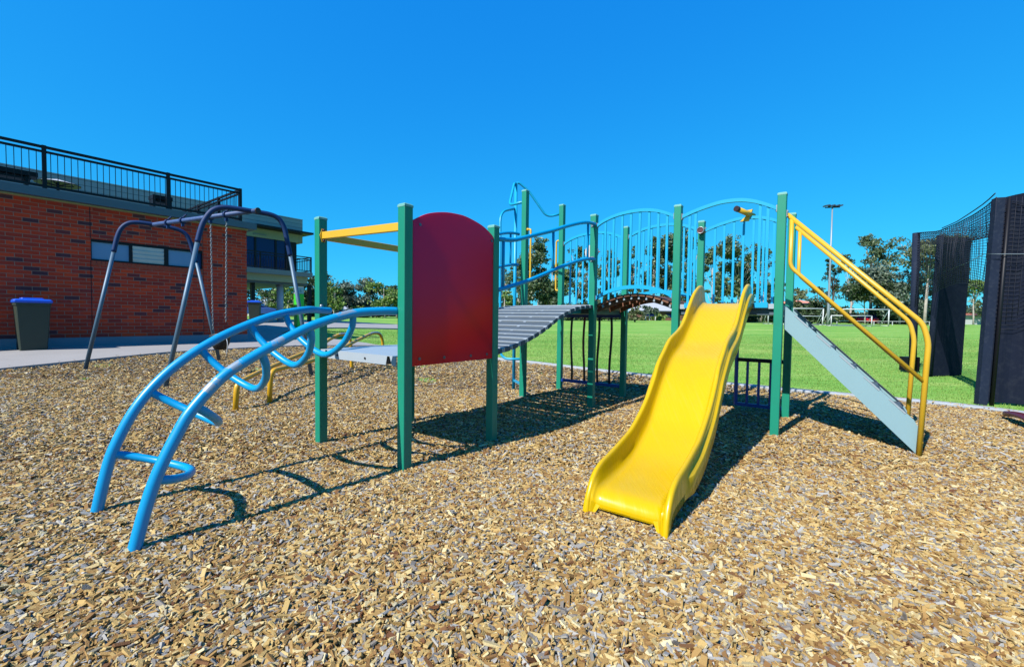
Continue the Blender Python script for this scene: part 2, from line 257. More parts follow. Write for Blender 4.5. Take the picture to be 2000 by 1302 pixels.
# ------------------------------------------------------------------ mesh builder
BASE = {}
def thing(name, loc, label, cat, group=None):
    o = bpy.data.objects.new(name, None); COL.objects.link(o); o.location = loc; o.empty_display_size = .2
    BASE[o] = V(*loc); o['label'] = label; o['category'] = cat
    if group: o['group'] = group
    return o
class MB:
    def __init__(s): s.v = []; s.f = []; s.sm = []; s.w = []
    def add(s, vs, fs, smooth=False, w=None):
        k = len(s.v); s.v += [tuple(map(float, p)) for p in vs]; s.f += [tuple(k+i for i in f) for f in fs]; s.sm += [smooth]*len(fs)
        s.w += list(w) if w is not None else [0.]*len(vs); return s
    def box(s, c, ax, ay, az):                       # centre and three half-axis vectors
        c, ax, ay, az = map(lambda q: np.asarray(q, float), (c, ax, ay, az))
        p = [c+i*ax+j*ay+k*az for k in (-1, 1) for j in (-1, 1) for i in (-1, 1)]
        return s.add(p, [(0, 2, 3, 1), (4, 5, 7, 6), (0, 1, 5, 4), (2, 6, 7, 3), (0, 4, 6, 2), (1, 3, 7, 5)])
    def bar(s, a, b, wdt, hgt, up=None):             # rectangular bar from a to b
        a, b = np.asarray(a, float), np.asarray(b, float); d = b-a; L = np.linalg.norm(d); d = d/L
        up = Z if up is None else np.asarray(up, float)
        if abs(d@up) > .95: up = V(1, 0, 0)
        x = np.cross(d, up); x /= np.linalg.norm(x); y = np.cross(x, d)
        return s.box((a+b)/2, d*L/2, x*wdt/2, y*hgt/2)
    def tube(s, pts, r, n=12, closed=False, smooth=True, wear=None):
        P = [np.asarray(p, float) for p in pts]; m = len(P); rr = r if hasattr(r, '__len__') else [r]*m
        T = []
        for i in range(m):
            a = P[(i-1) % m] if (closed or i > 0) else P[0]; b = P[(i+1) % m] if (closed or i < m-1) else P[-1]
            t = b-a; T.append(t/(np.linalg.norm(t)+1e-12))
        x = np.cross(T[0], Z); x = V(1, 0, 0) if np.linalg.norm(x) < 1e-3 else x/np.linalg.norm(x)
        vs = []; ws = []
        for i in range(m):
            x = x-T[i]*(x@T[i]); x /= np.linalg.norm(x); y = np.cross(T[i], x)
            for k in range(n):
                a = 2*math.pi*k/n; nn = x*math.cos(a)+y*math.sin(a); vs.append(P[i]+rr[i]*nn)
                ws.append(wear(i, nn) if wear else 0.)
        fs = []
        for i in range(m if closed else m-1):
            j = (i+1) % m
            for k in range(n): fs.append((i*n+k, i*n+(k+1) % n, j*n+(k+1) % n, j*n+k))
        s.add(vs, fs, smooth, ws)
        if not closed:
            k = len(s.v)-m*n; s.f.append(tuple(k+i for i in range(n))[::-1]); s.f.append(tuple(k+(m-1)*n+i for i in range(n))); s.sm += [False, False]
        return s
    def prism(s, poly, off):                         # polygon and its copy moved by off
        poly = [np.asarray(p, float) for p in poly]; n = len(poly); off = np.asarray(off, float)
        return s.add(poly+[p+off for p in poly], [tuple(range(n))[::-1], tuple(range(n, 2*n))]+[(i, (i+1) % n, n+(i+1) % n, n+i) for i in range(n)])
    def loft(s, rings, smooth=True, caps=True):
        n = len(rings[0]); vs = [p for r in rings for p in r]; fs = []
        for i in range(len(rings)-1):
            for k in range(n): fs.append((i*n+k, i*n+(k+1) % n, (i+1)*n+(k+1) % n, (i+1)*n+k))
        k0 = len(s.v); s.add(vs, fs, smooth)
        if caps:
            s.f.append(tuple(k0+i for i in range(n))[::-1]); s.f.append(tuple(k0+(len(rings)-1)*n+i for i in range(n))); s.sm += [False, False]
        return s
    def sphere(s, c, r, n=10, m=6, sq=(1, 1, 1)):
        c = np.asarray(c, float)
        rings = [[c+V(sq[0]*r*math.sin(t)*math.cos(a), sq[1]*r*math.sin(t)*math.sin(a), -sq[2]*r*math.cos(t)) for a in np.linspace(0, 2*math.pi, n, endpoint=False)] for t in np.linspace(.05, math.pi-.05, m)]
        return s.loft(rings)
    def build(s, name, m, parent=None, label=None, bevel=0., kind=None, cat=None, group=None):
        off = V(0, 0, 0)
        if parent is not None: off = BASE[parent]
        elif s.v: a = np.array(s.v); off = V((a[:, 0].min()+a[:, 0].max())/2, (a[:, 1].min()+a[:, 1].max())/2, a[:, 2].min())
        me = bpy.data.meshes.new(name); me.from_pydata([tuple(np.asarray(p)-off) for p in s.v], [], s.f)
        me.polygons.foreach_set('use_smooth', s.sm)
        if any(s.w): me.attributes.new('wear', 'FLOAT', 'POINT').data.foreach_set('value', s.w)
        me.materials.append(M[m] if isinstance(m, str) else m); me.update()
        o = bpy.data.objects.new(name, me); COL.objects.link(o)
        if parent is not None: o.parent = parent
        else: o.location = off
        BASE[o] = off
        if bevel:
            b = o.modifiers.new('bevel', 'BEVEL'); b.width = bevel; b.segments = 2; b.limit_method = 'ANGLE'
        if label: o['label'] = label
        if cat: o['category'] = cat
        if group: o['group'] = group
        if kind: o['kind'] = kind
        return o
def np_mesh(name, verts, faces, m, kind=None, parent=None, smooth=False, off=None):
    """verts (N,3), faces (F,k) of equal size k"""
    me = bpy.data.meshes.new(name); F, k = faces.shape
    if parent is not None: verts = verts-BASE[parent]
    elif off is not None: verts = verts-off
    me.vertices.add(len(verts)); me.vertices.foreach_set('co', verts.astype(np.float32).ravel())
    me.loops.add(F*k); me.loops.foreach_set('vertex_index', faces.astype(np.int32).ravel())
    me.polygons.add(F); me.polygons.foreach_set('loop_start', np.arange(0, F*k, k, dtype=np.int32))
    me.polygons.foreach_set('use_smooth', np.full(F, bool(smooth)))
    me.update(calc_edges=True); me.materials.append(M[m] if isinstance(m, str) else m)
    o = bpy.data.objects.new(name, me); COL.objects.link(o)
    if kind: o['kind'] = kind
    if parent is not None: o.parent = parent
    elif off is not None: o.location = off
    return o
def spline(P, n=8, closed=False):
    """Catmull-Rom through the points"""
    P = [np.asarray(p, float) for p in P]; m = len(P); out = []
    for i in range(m if closed else m-1):
        p0 = P[(i-1) % m] if (closed or i > 0) else 2*P[0]-P[1]; p1 = P[i]; p2 = P[(i+1) % m]; p3 = P[(i+2) % m] if (closed or i < m-2) else 2*P[-1]-P[-2]
        for k in range(n):
            t = k/n; out.append(.5*(2*p1+(p2-p0)*t+(2*p0-5*p1+4*p2-p3)*t*t+(3*p1-p0-3*p2+p3)*t**3))
    if not closed: out.append(P[-1])
    return out
def fillet(P, r, n=6):
    """polyline with its corners rounded"""
    P = [np.asarray(p, float) for p in P]; out = [P[0]]
    for i in range(1, len(P)-1):
        a, b, c = P[i-1], P[i], P[i+1]; la, lc = np.linalg.norm(a-b), np.linalg.norm(c-b); k = min(r, la*.48, lc*.48)
        p, q = b+(a-b)/la*k, b+(c-b)/lc*k
        for t in np.linspace(0, 1, n+1): out.append((1-t)**2*p+2*t*(1-t)*b+t*t*q)
    out.append(P[-1]); return out

# ------------------------------------------------------------------ ground, chip bed, path, kerb
xs = np.unique(np.concatenate([np.arange(-700, -40, 30.), np.arange(-40, -14, 2.), np.arange(-14, 12, .5), np.arange(12, 40, 2.), np.arange(40, 701, 30.)]))
ys = np.unique(np.concatenate([np.arange(-60, -4, 8.), np.arange(-4, 26, .5), np.arange(26, 90, 2.), np.arange(90, 900, 30.)]))
X, Y = np.meshgrid(xs, ys); vv = np.stack([X, Y, gz(X, Y)], -1).reshape(-1, 3); nx, ny = len(xs), len(ys)
ii = (np.arange(ny-1)[:, None]*nx+np.arange(nx-1)[None]).ravel()
np_mesh('ground', vv, np.stack([ii, ii+1, ii+nx+1, ii+nx], -1), 'grass', kind='structure', smooth=True)

KERB = [(-3.55, 12.45), (-1.7, 11.35), (-.31, 10.06), (.49, 9.4), (1.3, 8.62), (2.09, 7.89), (2.75, 7.36), (3.34, 6.92), (4.06, 6.40), (4.71, 6.0), (5.22, 5.64), (5.56, 5.30), (5.82, 4.85), (5.95, 4.2), (6.0, 3.), (6.05, 1.), (6.05, -2)]
EDGE = [(-11.0, -2), (-10.2, 1.2), (-9.1, 4.), (-7.94, 6.82), (-7.06, 8.93), (-6.3, 10.49), (-5.38, 11.58), (-4.4, 12.2), (-3.55, 12.45)]
POLY = np.array(EDGE+KERB[1:])
def inside(x, y, P=POLY):
    r = np.zeros(x.shape, bool); j = len(P)-1
    for i in range(len(P)):
        xi, yi, xj, yj = P[i][0], P[i][1], P[j][0], P[j][1]
        c = ((yi > y) != (yj > y)) & (x < (xj-xi)*(y-yi)/(yj-yi+1e-12)+xi); r ^= c; j = i
    return r
def mound(x, y): return .012*np.sin(2.3*x+1.1*y)+.010*np.sin(3.7*y-1.9*x+1)+.007*np.sin(7.1*x+5.3*y+2)
def bedz(x, y): return gz(x, y)+.012+.5*mound(x, y)
c = .12; gx = np.arange(-11.2, 6.2, c); gy = np.arange(-2, 12.8, c)
X, Y = np.meshgrid(gx, gy); CX, CY = X[:-1, :-1]+c/2, Y[:-1, :-1]+c/2
keep = np.zeros(CX.shape, bool)
for dx in (-.1, 0, .1):
    for dy in (-.1, 0, .1): keep |= inside(CX+dx, CY+dy)
ii = (np.arange(len(gy)-1)[:, None]*len(gx)+np.arange(len(gx)-1)[None])[keep]
np_mesh('playground_bed', np.stack([X, Y, bedz(X, Y)], -1).reshape(-1, 3), np.stack([ii, ii+1, ii+len(gx)+1, ii+len(gx)], -1), 'bed', kind='structure', smooth=True)

def chips(n, y0, y1, size, stray=False):
    lift = 0
    if stray:
        E_ = POLY[1:-3]; i = RNG.integers(0, len(E_)-1, n); t = RNG.random(n)[:, None]; p = E_[i]*(1-t)+E_[i+1]*t; d = E_[i+1]-E_[i]; d /= np.linalg.norm(d, axis=1)[:, None]
        off = np.abs(RNG.normal(0, .16, n)); x, y = p[:, 0]-d[:, 1]*off, p[:, 1]+d[:, 0]*off; lift = np.where(off < .15, .045, np.where(i < 8, .045, .0))
    else:
        y = np.sqrt(RNG.uniform(y0**2, y1**2, n)); x = y*RNG.uniform(-1.33, 1.24, n)
        k = inside(x, y) & (x > -11) ; x, y = x[k], y[k]; n = len(x)
    L = size*np.clip(RNG.lognormal(0, .42, n), .25, 2.4)*np.where(RNG.random(n) < .35, .55, 1.05)*.5; W = np.minimum(L*RNG.uniform(.15, .46, n), .0105); T = RNG.uniform(.002, .0045, n)
    yaw = RNG.uniform(0, 2*math.pi, n); p = RNG.normal(0, .26, n); r = RNG.normal(0, .36, n)
    big = RNG.random(n) < .05; p[big] *= 2.2; r[big] *= 2
    cy, sy, cp, sp, cr, sr = np.cos(yaw), np.sin(yaw), np.cos(p), np.sin(p), np.cos(r), np.sin(r)
    ax = np.stack([cy*cp, sy*cp, sp], -1); ay = np.stack([-sy*cr-cy*sp*sr, cy*cr-sy*sp*sr, cp*sr], -1); az = np.cross(ax, ay)
    C = np.stack([x, y, (gz(x, y)+lift+.012 if stray else bedz(x, y)+RNG.uniform(.0, .026, n))], -1)
    vs = np.empty((n, 8, 3))
    for q, (i, j, k2) in enumerate([(-1, -1, -1), (1, -1, -1), (1, 1, -1), (-1, 1, -1), (-1, -1, 1), (1, -1, 1), (1, 1, 1), (-1, 1, 1)]):
        li = (L*i*RNG.uniform(.7, 1.12, n)); wj = (W*j*RNG.uniform(.45, 1.1, n))
        vs[:, q] = C+ax*li[:, None]+ay*wj[:, None]+az*(T*k2)[:, None]
    F = np.array([(4, 5, 6, 7), (0, 1, 5, 4), (1, 2, 6, 5), (2, 3, 7, 6), (3, 0, 4, 7)])
    return vs.reshape(-1, 3), (np.arange(n)[:, None, None]*8+F[None]).reshape(-1, 4)
def strays(n, size):
    vs, fs = chips(n, 0, 0, size, True); return vs, fs
parts = [strays(420, .03), chips(210000, 1.05, 3.0, .0285), chips(270000, 3.0, 6.2, .030), chips(140000, 6.2, 12.7, .039)]
vs = []; fs = []; k = 0
for a, b in parts: vs.append(a); fs.append(b+k); k += len(a)
np_mesh('wood_chips', np.concatenate(vs), np.concatenate(fs), 'chips', kind='stuff')

def flat_poly(name, pts, top, thick, m, kind, label=None, cat=None):
    """slab draped on the terrain: triangulated top, vertical sides"""
    import bmesh
    bm = bmesh.new(); P = []
    for i in range(len(pts)):
        a, b = np.array(pts[i]), np.array(pts[(i+1) % len(pts)]); k = max(1, int(np.linalg.norm(b-a)/.8))
        P += [a+(b-a)*t/k for t in range(k)]
    f = bm.faces.new([bm.verts.new((p[0], p[1], 0)) for p in P]); bm.normal_update()
    if f.normal.z < 0: f.normal_flip()
    x0, y0 = np.min(P, 0); x1, y1 = np.max(P, 0)
    for axis, lo, hi in ((0, x0, x1), (1, y0, y1)):
        for t in np.arange(math.floor(lo)+1, hi, 1.):
            co = (t, 0, 0) if axis == 0 else (0, t, 0); no = (1, 0, 0) if axis == 0 else (0, 1, 0)
            bmesh.ops.bisect_plane(bm, geom=bm.verts[:]+bm.edges[:]+bm.faces[:], plane_co=co, plane_no=no)
    r = bmesh.ops.extrude_face_region(bm, geom=bm.faces[:]); newv = {e for e in r['geom'] if isinstance(e, bmesh.types.BMVert)}
    for q in bm.verts: q.co.z = float(gz(q.co.x, q.co.y))+(top if q in newv else top-thick)
    bmesh.ops.recalc_face_normals(bm, faces=bm.faces[:])
    me = bpy.data.meshes.new(name); bm.to_mesh(me); bm.free(); me.materials.append(M[m])
    o = bpy.data.objects.new(name, me); COL.objects.link(o); o['kind'] = kind
    return o
PATH = EDGE[:-1]+[(-3.75, 12.6), (-4.4, 13.3), (-8.2, 15.6), (-8.6, 17.2), (-7.9, 19.2), (-5.7, 22), (-3, 24), (-1, 27.5), (-5.7, 29), (-10, 29), (-26, 29), (-26, 8), (-20, -2)]
flat_poly('path', PATH, .06, .18, 'concrete', 'structure')

k = MB(); rings = []
KS = spline([V(x, y, 0) for x, y in KERB], 6)
for i, p in enumerate(KS):
    t = KS[min(i+1, len(KS)-1)]-KS[max(i-1, 0)]; t /= np.linalg.norm(t); nrm = V(-t[1], t[0], 0); g = float(gz(p[0], p[1]))
    rings.append([p+nrm*a+Z*(g+b) for a, b in ((0, -.08), (0, .045), (.012, .058), (.138, .058), (.15, .045), (.15, -.08))])
k.loft(rings, smooth=False); k.build('kerb', 'kerb', kind='structure')

# grass blades: near the kerb and over the nearer field
def blades(n, f):
    x, y, h = f(n); k = ~inside(x, y) & ~inside(x, y, np.array(PATH)); x, y, h = x[k], y[k], h[k]; n = len(x)
    a = RNG.uniform(0, 2*math.pi, n); w = h*.16+.0015; z = gz(x, y)-.004
    d = np.stack([np.cos(a), np.sin(a), np.zeros(n)], -1); ln = RNG.normal(0, .35, (n, 2))*h[:, None]
    b = np.stack([x, y, z], -1); t = b+np.stack([ln[:, 0], ln[:, 1], h], -1)
    vs = np.stack([b-d*w[:, None], b+d*w[:, None], t], 1).reshape(-1, 3)
    return vs, np.arange(n*3).reshape(-1, 3)
def f_field(n):
    y = np.sqrt(RNG.uniform(4.6**2, 27**2, n)); y = y[RNG.random(n) < 1-sm(8, 26, y)]; n = len(y); x = y*RNG.uniform(-.45, 1.25, n); return x, y, RNG.uniform(.012, .032, n)*(1+y*.03)
def f_kerb(n):
    i = RNG.integers(0, len(KS)-1, n); P = np.array(KS); t = P[i+1]-P[i]; t /= np.linalg.norm(t, axis=1)[:, None]
    p = P[i]+(P[i+1]-P[i])*RNG.random(n)[:, None]+np.stack([-t[:, 1], t[:, 0], t[:, 2]], -1)*(.155+np.abs(RNG.normal(0, .07, n)))[:, None]
    return p[:, 0], p[:, 1], RNG.uniform(.02, .065, n)
a, fa = blades(420000, f_field); b, fb = blades(14000, f_kerb)
np_mesh('grass', np.concatenate([a, b]), np.concatenate([fa, fb+len(a)]), 'blades', kind='stuff')

# ------------------------------------------------------------------ the play frame
P = dict(A=(-1.524, 3.519), B=(-.704, 2.899), C=(-.981, 4.238), D=(-.16, 3.618), I=(.918, 5.046), J=(1.465, 5.771), K=(.148, 5.627), L=(.696, 6.352), M=(1.661, 4.484), N=(2.208, 5.209), F=(2.377, 3.944), G=(2.924, 4.669))
P = {n: V(a, b, 0) for n, (a, b) in P.items()}
TOP = dict(A=1.822, B=1.778, C=1.81, D=1.796, K=2.658, L=2.668, I=2.228, J=2.248, M=2.203, N=2.209, F=2.182, G=2.181)
PF = thing('climbing_frame', (.7, 4.5, 0), 'large playground climbing frame with green posts, yellow slide, red panel and blue arched ladder', 'climbing frame')
SQ = .0694
for n in P:
    b = MB(); b.box(P[n]+Z*(TOP[n]-.02-.1)/2, u*SQ/2, v*SQ/2, Z*(TOP[n]-.02+.1)/2)
    o = b.build('post', 'green', PF, bevel=.005)
    h = SQ/2+.0015; z0 = TOP[n]-.022
    b = MB(); b.loft([[P[n]+u*i*q+v*j*q+Z*zz for i, j in ((-1, -1), (-1, 1), (1, 1), (1, -1))] for q, zz in ((h, z0), (h, z0+.014), (h*.78, z0+.022))], smooth=False)
    b.build('post_cap', 'cap', o)

# lower deck
ZL = .784
dk = MB(); pa, pb, pc, pd = P['A'], P['B'], P['C'], P['D']
def bil(s, t): return pa+(pb-pa)*s+(pc-pa)*t
e = .036
dk.prism([bil(.05, -e)+Z*(ZL-.004), bil(.95, -e)+Z*(ZL-.004), bil(.95, .05)+Z*(ZL-.004), bil(1.0, .06)+Z*(ZL-.004), bil(1.0, .94)+Z*(ZL-.004), bil(.95, .95)+Z*(ZL-.004), bil(.95, 1+e)+Z*(ZL-.004), bil(.05, 1+e)+Z*(ZL-.004), bil(.05, .95)+Z*(ZL-.004), bil(0, .94)+Z*(ZL-.004), bil(0, .06)+Z*(ZL-.004), bil(.05, .05)+Z*(ZL-.004)], Z*.004)
deck = dk.build('low_deck', 'deck', PF)
sk = MB()
sk.prism([bil(.14, -e)+Z*(ZL-.004), bil(.86, -e)+Z*(ZL-.004), bil(.845, -e)+Z*(ZL-.064), bil(.155, -e)+Z*(ZL-.064)], u*.004)
sk.prism([bil(.05, -e)+Z*(ZL-.004), bil(.115, -e)+Z*(ZL-.004), bil(.09, -e)+Z*(ZL-.064), bil(.05, -e)+Z*(ZL-.064)], u*.004)
sk.prism([bil(.885, -e)+Z*(ZL-.004), bil(.95, -e)+Z*(ZL-.004), bil(.95, -e)+Z*(ZL-.064), bil(.91, -e)+Z*(ZL-.064)], u*.004)
sk.box(bil(.5, 1+e)+Z*(ZL-.034), v*.4, u*.002, Z*.03); sk.box(bil(0, .5)+Z*(ZL-.034), u*.36, v*.002, Z*.03); sk.box(bil(1, .5)+Z*(ZL-.034), u*.36, v*.002, Z*.03)
sk.build('deck_skirt', 'deck', deck)
sk = MB(); sk.box(bil(.5, .02)+Z*(ZL-.034), v*.40, u*.004, Z*.028); sk.build('deck_frame', 'fascia', deck)
for s in (.28, .62, .88):
    b = MB(); b.tube([bil(s, -e)+Z*(ZL-.034)-u*.002, bil(s, -e)+Z*(ZL-.034)-u*.005], .008); b.build('deck_hole', 'black', deck)

# red panel between B and D
def arcp(P0, dr, s0, s1, z0, zm, n=20, ztop=None):
    """points of a circular-ish arch from s0 to s1, springing z0, rise zm"""
    return [P0+dr*(s0+(s1-s0)*t)+Z*(z0+zm*(1-(2*t-1)**2)) for t in np.linspace(0, 1, n)]
pn = MB(); ofs = v*.012
prof = spline([P['B']+u*s+Z*z for s, z in ((.04, 1.68), (.17, 1.747), (.32, 1.786), (.45, 1.799), (.56, 1.797), (.725, 1.765), (.84, 1.715), (.88, 1.68))], 5)
pn.prism([P['B']+u*.04+Z*.718+ofs]+[p+ofs for p in prof]+[P['B']+u*.88+Z*.718+ofs], v*.016)
panel = pn.build('red_panel', 'red', PF, bevel=.003)
for s, z in ((.10, 1.66), (.845, 1.66), (.10, .765), (.33, .76), (.61, .755), (.80, .755)):
    b = MB(); q = P['B']+u*s+Z*z+v*.028; b.tube([q, q+v*.004], .011, 10); b.build('bolt', 'bolt', panel)

# two yellow guard bars round the lower deck
for a, bb, z0, z1, ax in (('A', 'B', 1.675, 1.637, v), ('A', 'C', 1.672, 1.672, u)):
    b = MB(); o2 = ax*SQ/2
    b.bar(P[a]+o2+Z*z0, P[bb]-o2+Z*z1, .03, .055)
    bar = b.build('guard_bar', 'yellow', PF, bevel=.004)
    q = P[a]+o2+Z*z0; sd = v if ax is u else u
    b = MB(); b.prism([q+sd*i+Z*j for i, j in ((-.03, 0), (-.012, .052), (.012, .052), (.03, 0), (.012, -.052), (-.012, -.052))], ax*.006); br = b.build('bracket', 'yellow', bar)
    for j in (-.04, .04):
        b = MB(); b.sphere(q+ax*.008+Z*j, .011, 8, 5); b.build('bracket_bolt', 'maroon', bar)

# arched ladder: two bent tubes and five looped rungs
NEAR = [(1.39, .12, -.06), (1.371, .12, .019), (1.328, .12, .196), (1.281, .12, .343), (1.213, .12, .491), (1.152, .12, .599), (1.034, .12, .731), (.918, .12, .811), (.711, .12, .922), (.536, .12, 1.0), (.317, .10, 1.063), (.15, .07, 1.08), (.027, .05, 1.083)]
FAR = [(1.41, .31, -.06), (1.391, .31, .02), (1.355, .31, .203), (1.313, .31, .354), (1.216, .31, .555), (1.076, .30, .722), (.897, .29, .858), (.692, .27, .963), (.461, .25, 1.047), (.22, .19, 1.087), (.08, .11, 1.086), (-.03, .075, 1.085)]
LAD = None
tubes = []
for key, prf, sg in (('B', NEAR, -1), ('A', FAR, 1)):
    pts = spline([P[key]+v*sg*k-u*s+Z*z for s, k, z in prf], 8)
    def wr(i, nn, pts=pts, key=key):
        if key != 'B' or nn[2] < .0: return 0.
        s = (P['B']-pts[i])@u
        return .62*sum(math.exp(-((s-c0)/w0)**2) for c0, w0 in ((.76, .05), (.97, .05), (1.07, .035), (.36, .10)))
    b = MB(); b.tube(pts, .0262, 16, wear=wr); tubes.append(pts)
    if LAD is None: LAD = b.build('arched_ladder', 'blue_worn', PF)
    else: b.build('side_tube', 'blue_worn', LAD)
b = MB(); q = P['A']+v*.06-u*.03+Z*1.10; b.tube([q, q+Z*.02], .013, 10); b.sphere(q+Z*.02, .016, 8, 5); b.build('bolt', 'steel', LAD)
def at_height(pts, z):
    i = next(i for i in range(len(pts)) if pts[i][2] >= z or i == len(pts)-1); a = pts[max(i-1, 0)]; c = pts[min(i+1, len(pts)-1)]; return pts[i], (c-a)/np.linalg.norm(c-a)
for zz, dep in ((.305, .25), (.61, .26), (.84, .27), (.98, .27), (1.058, .28)):
    pn_, tn = at_height(tubes[0], zz); pf_, tf = at_height(tubes[1], zz)
    t = tn+tf; t /= np.linalg.norm(t); ax = pn_-pf_; ax /= np.linalg.norm(ax)
    inn = np.cross(t, ax); inn /= np.linalg.norm(inn)
    if inn@(u-Z) < 0: inn = -inn
    w = np.linalg.norm(pn_-pf_)
    pts = spline([pf_, pf_+inn*dep*.32+ax*w*.05, pf_+inn*dep*.72+ax*w*.22, pf_+inn*dep*1.0+ax*w*.5, pf_+inn*dep*.72+ax*w*.78, pf_+inn*dep*.32+ax*w*.95, pn_], 7)
    b = MB(); b.tube(pts, .0205, 12); b.build('looped_rung', 'blue', LAD)

# ramp: slats on two bent stringers
ZU = 1.205
RP = [(0, .782), (.08, .788), (.3, .822), (.56, .892), (.8, .975), (1.01, 1.066), (1.19, 1.126), (1.4, 1.175), (1.62, 1.197), (1.79, 1.205)]
rs, rz = [a for a, _ in RP], [b_ for _, b_ in RP]
rp = spline([V(s, z, 0) for s, z in RP], 20); dd = np.cumsum([0]+[np.linalg.norm(rp[i+1]-rp[i]) for i in range(len(rp)-1)])
RAMP = MB()
for w0 in (.16, .84):
    base = P['C']+(P['D']-P['C'])*w0
    RAMP.loft([[base+u*p[0]+Z*(p[1]+dz)+v*dv for dv, dz in ((-.015, -.095), (.015, -.095), (.015, -.042), (-.015, -.042))] for p in rp], smooth=False)
RAMP = RAMP.build('ramp', 'rail_blue', PF)
NS = 16
for i in range(NS):
    d0 = dd[-1]*(i+.5)/NS; j = int(np.searchsorted(dd, d0)); p = rp[j]; t = rp[min(j+1, len(rp)-1)]-rp[j-1]; t /= np.linalg.norm(t)
    c0 = (P['C']+P['D'])/2+u*p[0]+Z*(p[1]-.02); tu = u*t[0]+Z*t[1]; tn = -u*t[1]+Z*t[0]
    b = MB(); b.box(c0, v*.535, tu*(dd[-1]/NS/2-.016), tn*.02)
    sl = b.build('ramp_slat', 'slat', RAMP, bevel=.004)
    b = MB(); b.box(c0-tu*(dd[-1]/NS/2-.016)+tn*.0025, v*.536, tu*.007, tn*.0195); b.build('slat_front_strip', 'alu', RAMP, bevel=.003)  # paler strip along the front edge of each slat
for i in range(NS-1):
    d0 = dd[-1]*(i+1)/NS; j = int(np.searchsorted(dd, d0)); p = rp[j]; t = rp[min(j+1, len(rp)-1)]-rp[j-1]; t /= np.linalg.norm(t); tu = u*t[0]+Z*t[1]; tn = -u*t[1]+Z*t[0]
    for w0 in (-.515, -.12, .2, .515):
        b = MB(); b.box((P['C']+P['D'])/2+u*p[0]+v*w0+Z*p[1]-tn*.018, v*.016, tu*.0165, tn*.014); b.build('slat_spacer', 'alu', RAMP)
# ramp rails
RU = [(.03, 1.69), (.086, 1.694), (.25, 1.715), (.402, 1.757), (.62, 1.822), (.87, 1.896), (1.1, 1.972), (1.353, 2.048), (1.55, 2.095), (1.70, 2.112), (1.77, 2.112)]
RL = [(.03, 1.275), (.094, 1.288), (.407, 1.366), (.62, 1.430), (.86, 1.507), (1.1, 1.582), (1.367, 1.657), (1.6, 1.706), (1.77, 1.722)]
for key, off in (('D', v*.02), ('C', -v*.02)):
    b = MB(); b.tube(spline([P[key]+off+u*s+Z*z for s, z in RU], 6), .0185, 12)
    r = b.build('ramp_rail', 'blue', PF)
    b = MB(); b.tube(spline([P[key]+off+u*s+Z*z for s, z in RL], 6), .0185, 12); b.build('lower_rail', 'blue', r)
    for s, z0, z1 in ((.105, 1.30, 1.70), (.885, 1.52, 1.895), (1.60, 1.71, 2.095)):
        b = MB(); b.tube([P[key]+off+u*s+Z*z0, P[key]+off+u*s+Z*z1], .013, 10); b.build('rail_upright', 'blue', r)

# upper decks
for quad, nm in ((('I', 'J', 'L', 'K'), 'upper_deck'), (('M', 'N', 'G', 'F'), 'slide_deck')):
    q = [P[k] for k in quad]; cen = sum(q)/4
    poly = [cen+(p-cen)*1.0+Z*ZU for p in q]
    b = MB(); b.prism([p-Z*.045 for p in poly], Z*.045); o = b.build(nm, 'deck', PF)
    b = MB(); b.prism([cen+(p-cen)*.93+Z*(ZU-.10) for p in q], Z*.05); b.build('deck_frame', 'fascia', o)

# arched bridge of timber slats
def brz(s, L): return ZU+.125*math.sin(math.pi*min(max(s/L, 0), 1))
BL = np.linalg.norm(P['M']-P['I'])
BR = MB()
for w0 in (.16, .5, .84):
    base = P['I']+(P['J']-P['I'])*w0; ss = np.linspace(0, BL, 24)
    BR.loft([[base+v*s+Z*(brz(s, BL)+dz)+u*du for du, dz in ((-.012, -.075), (.012, -.075), (.012, -.03), (-.012, -.03))] for s in ss], smooth=False)
BR = BR.build('arched_bridge', 'wood', PF)
nb = 11
for i in range(nb):
    s = BL*(i+.5)/nb; sl = (brz(s+.01, BL)-brz(s-.01, BL))/.02; t = v+Z*sl; t /= np.linalg.norm(t); tn = np.cross(u, t); tn = tn if tn[2] > 0 else -tn
    b = MB(); b.box((P['I']+P['J'])/2+v*s+Z*(brz(s, BL)-.014), u*.40, t*(BL/nb/2-.007), tn*.014); b.build('bridge_slat', 'wood', BR, bevel=.002)
b = MB()
for i in range(1, nb):
    s = BL*i/nb; sl = (brz(s+.01, BL)-brz(s-.01, BL))/.02; t = v+Z*sl; t /= np.linalg.norm(t); tn = np.cross(u, t); tn = tn if tn[2] > 0 else -tn
    for w0 in (.10, .62):
        b = MB(); b.box(P['I']+(P['J']-P['I'])*w0+v*s+Z*(brz(s, BL)-.045), u*.012, t*.010, tn*.015); b.build('slat_spacer', 'alu', BR)

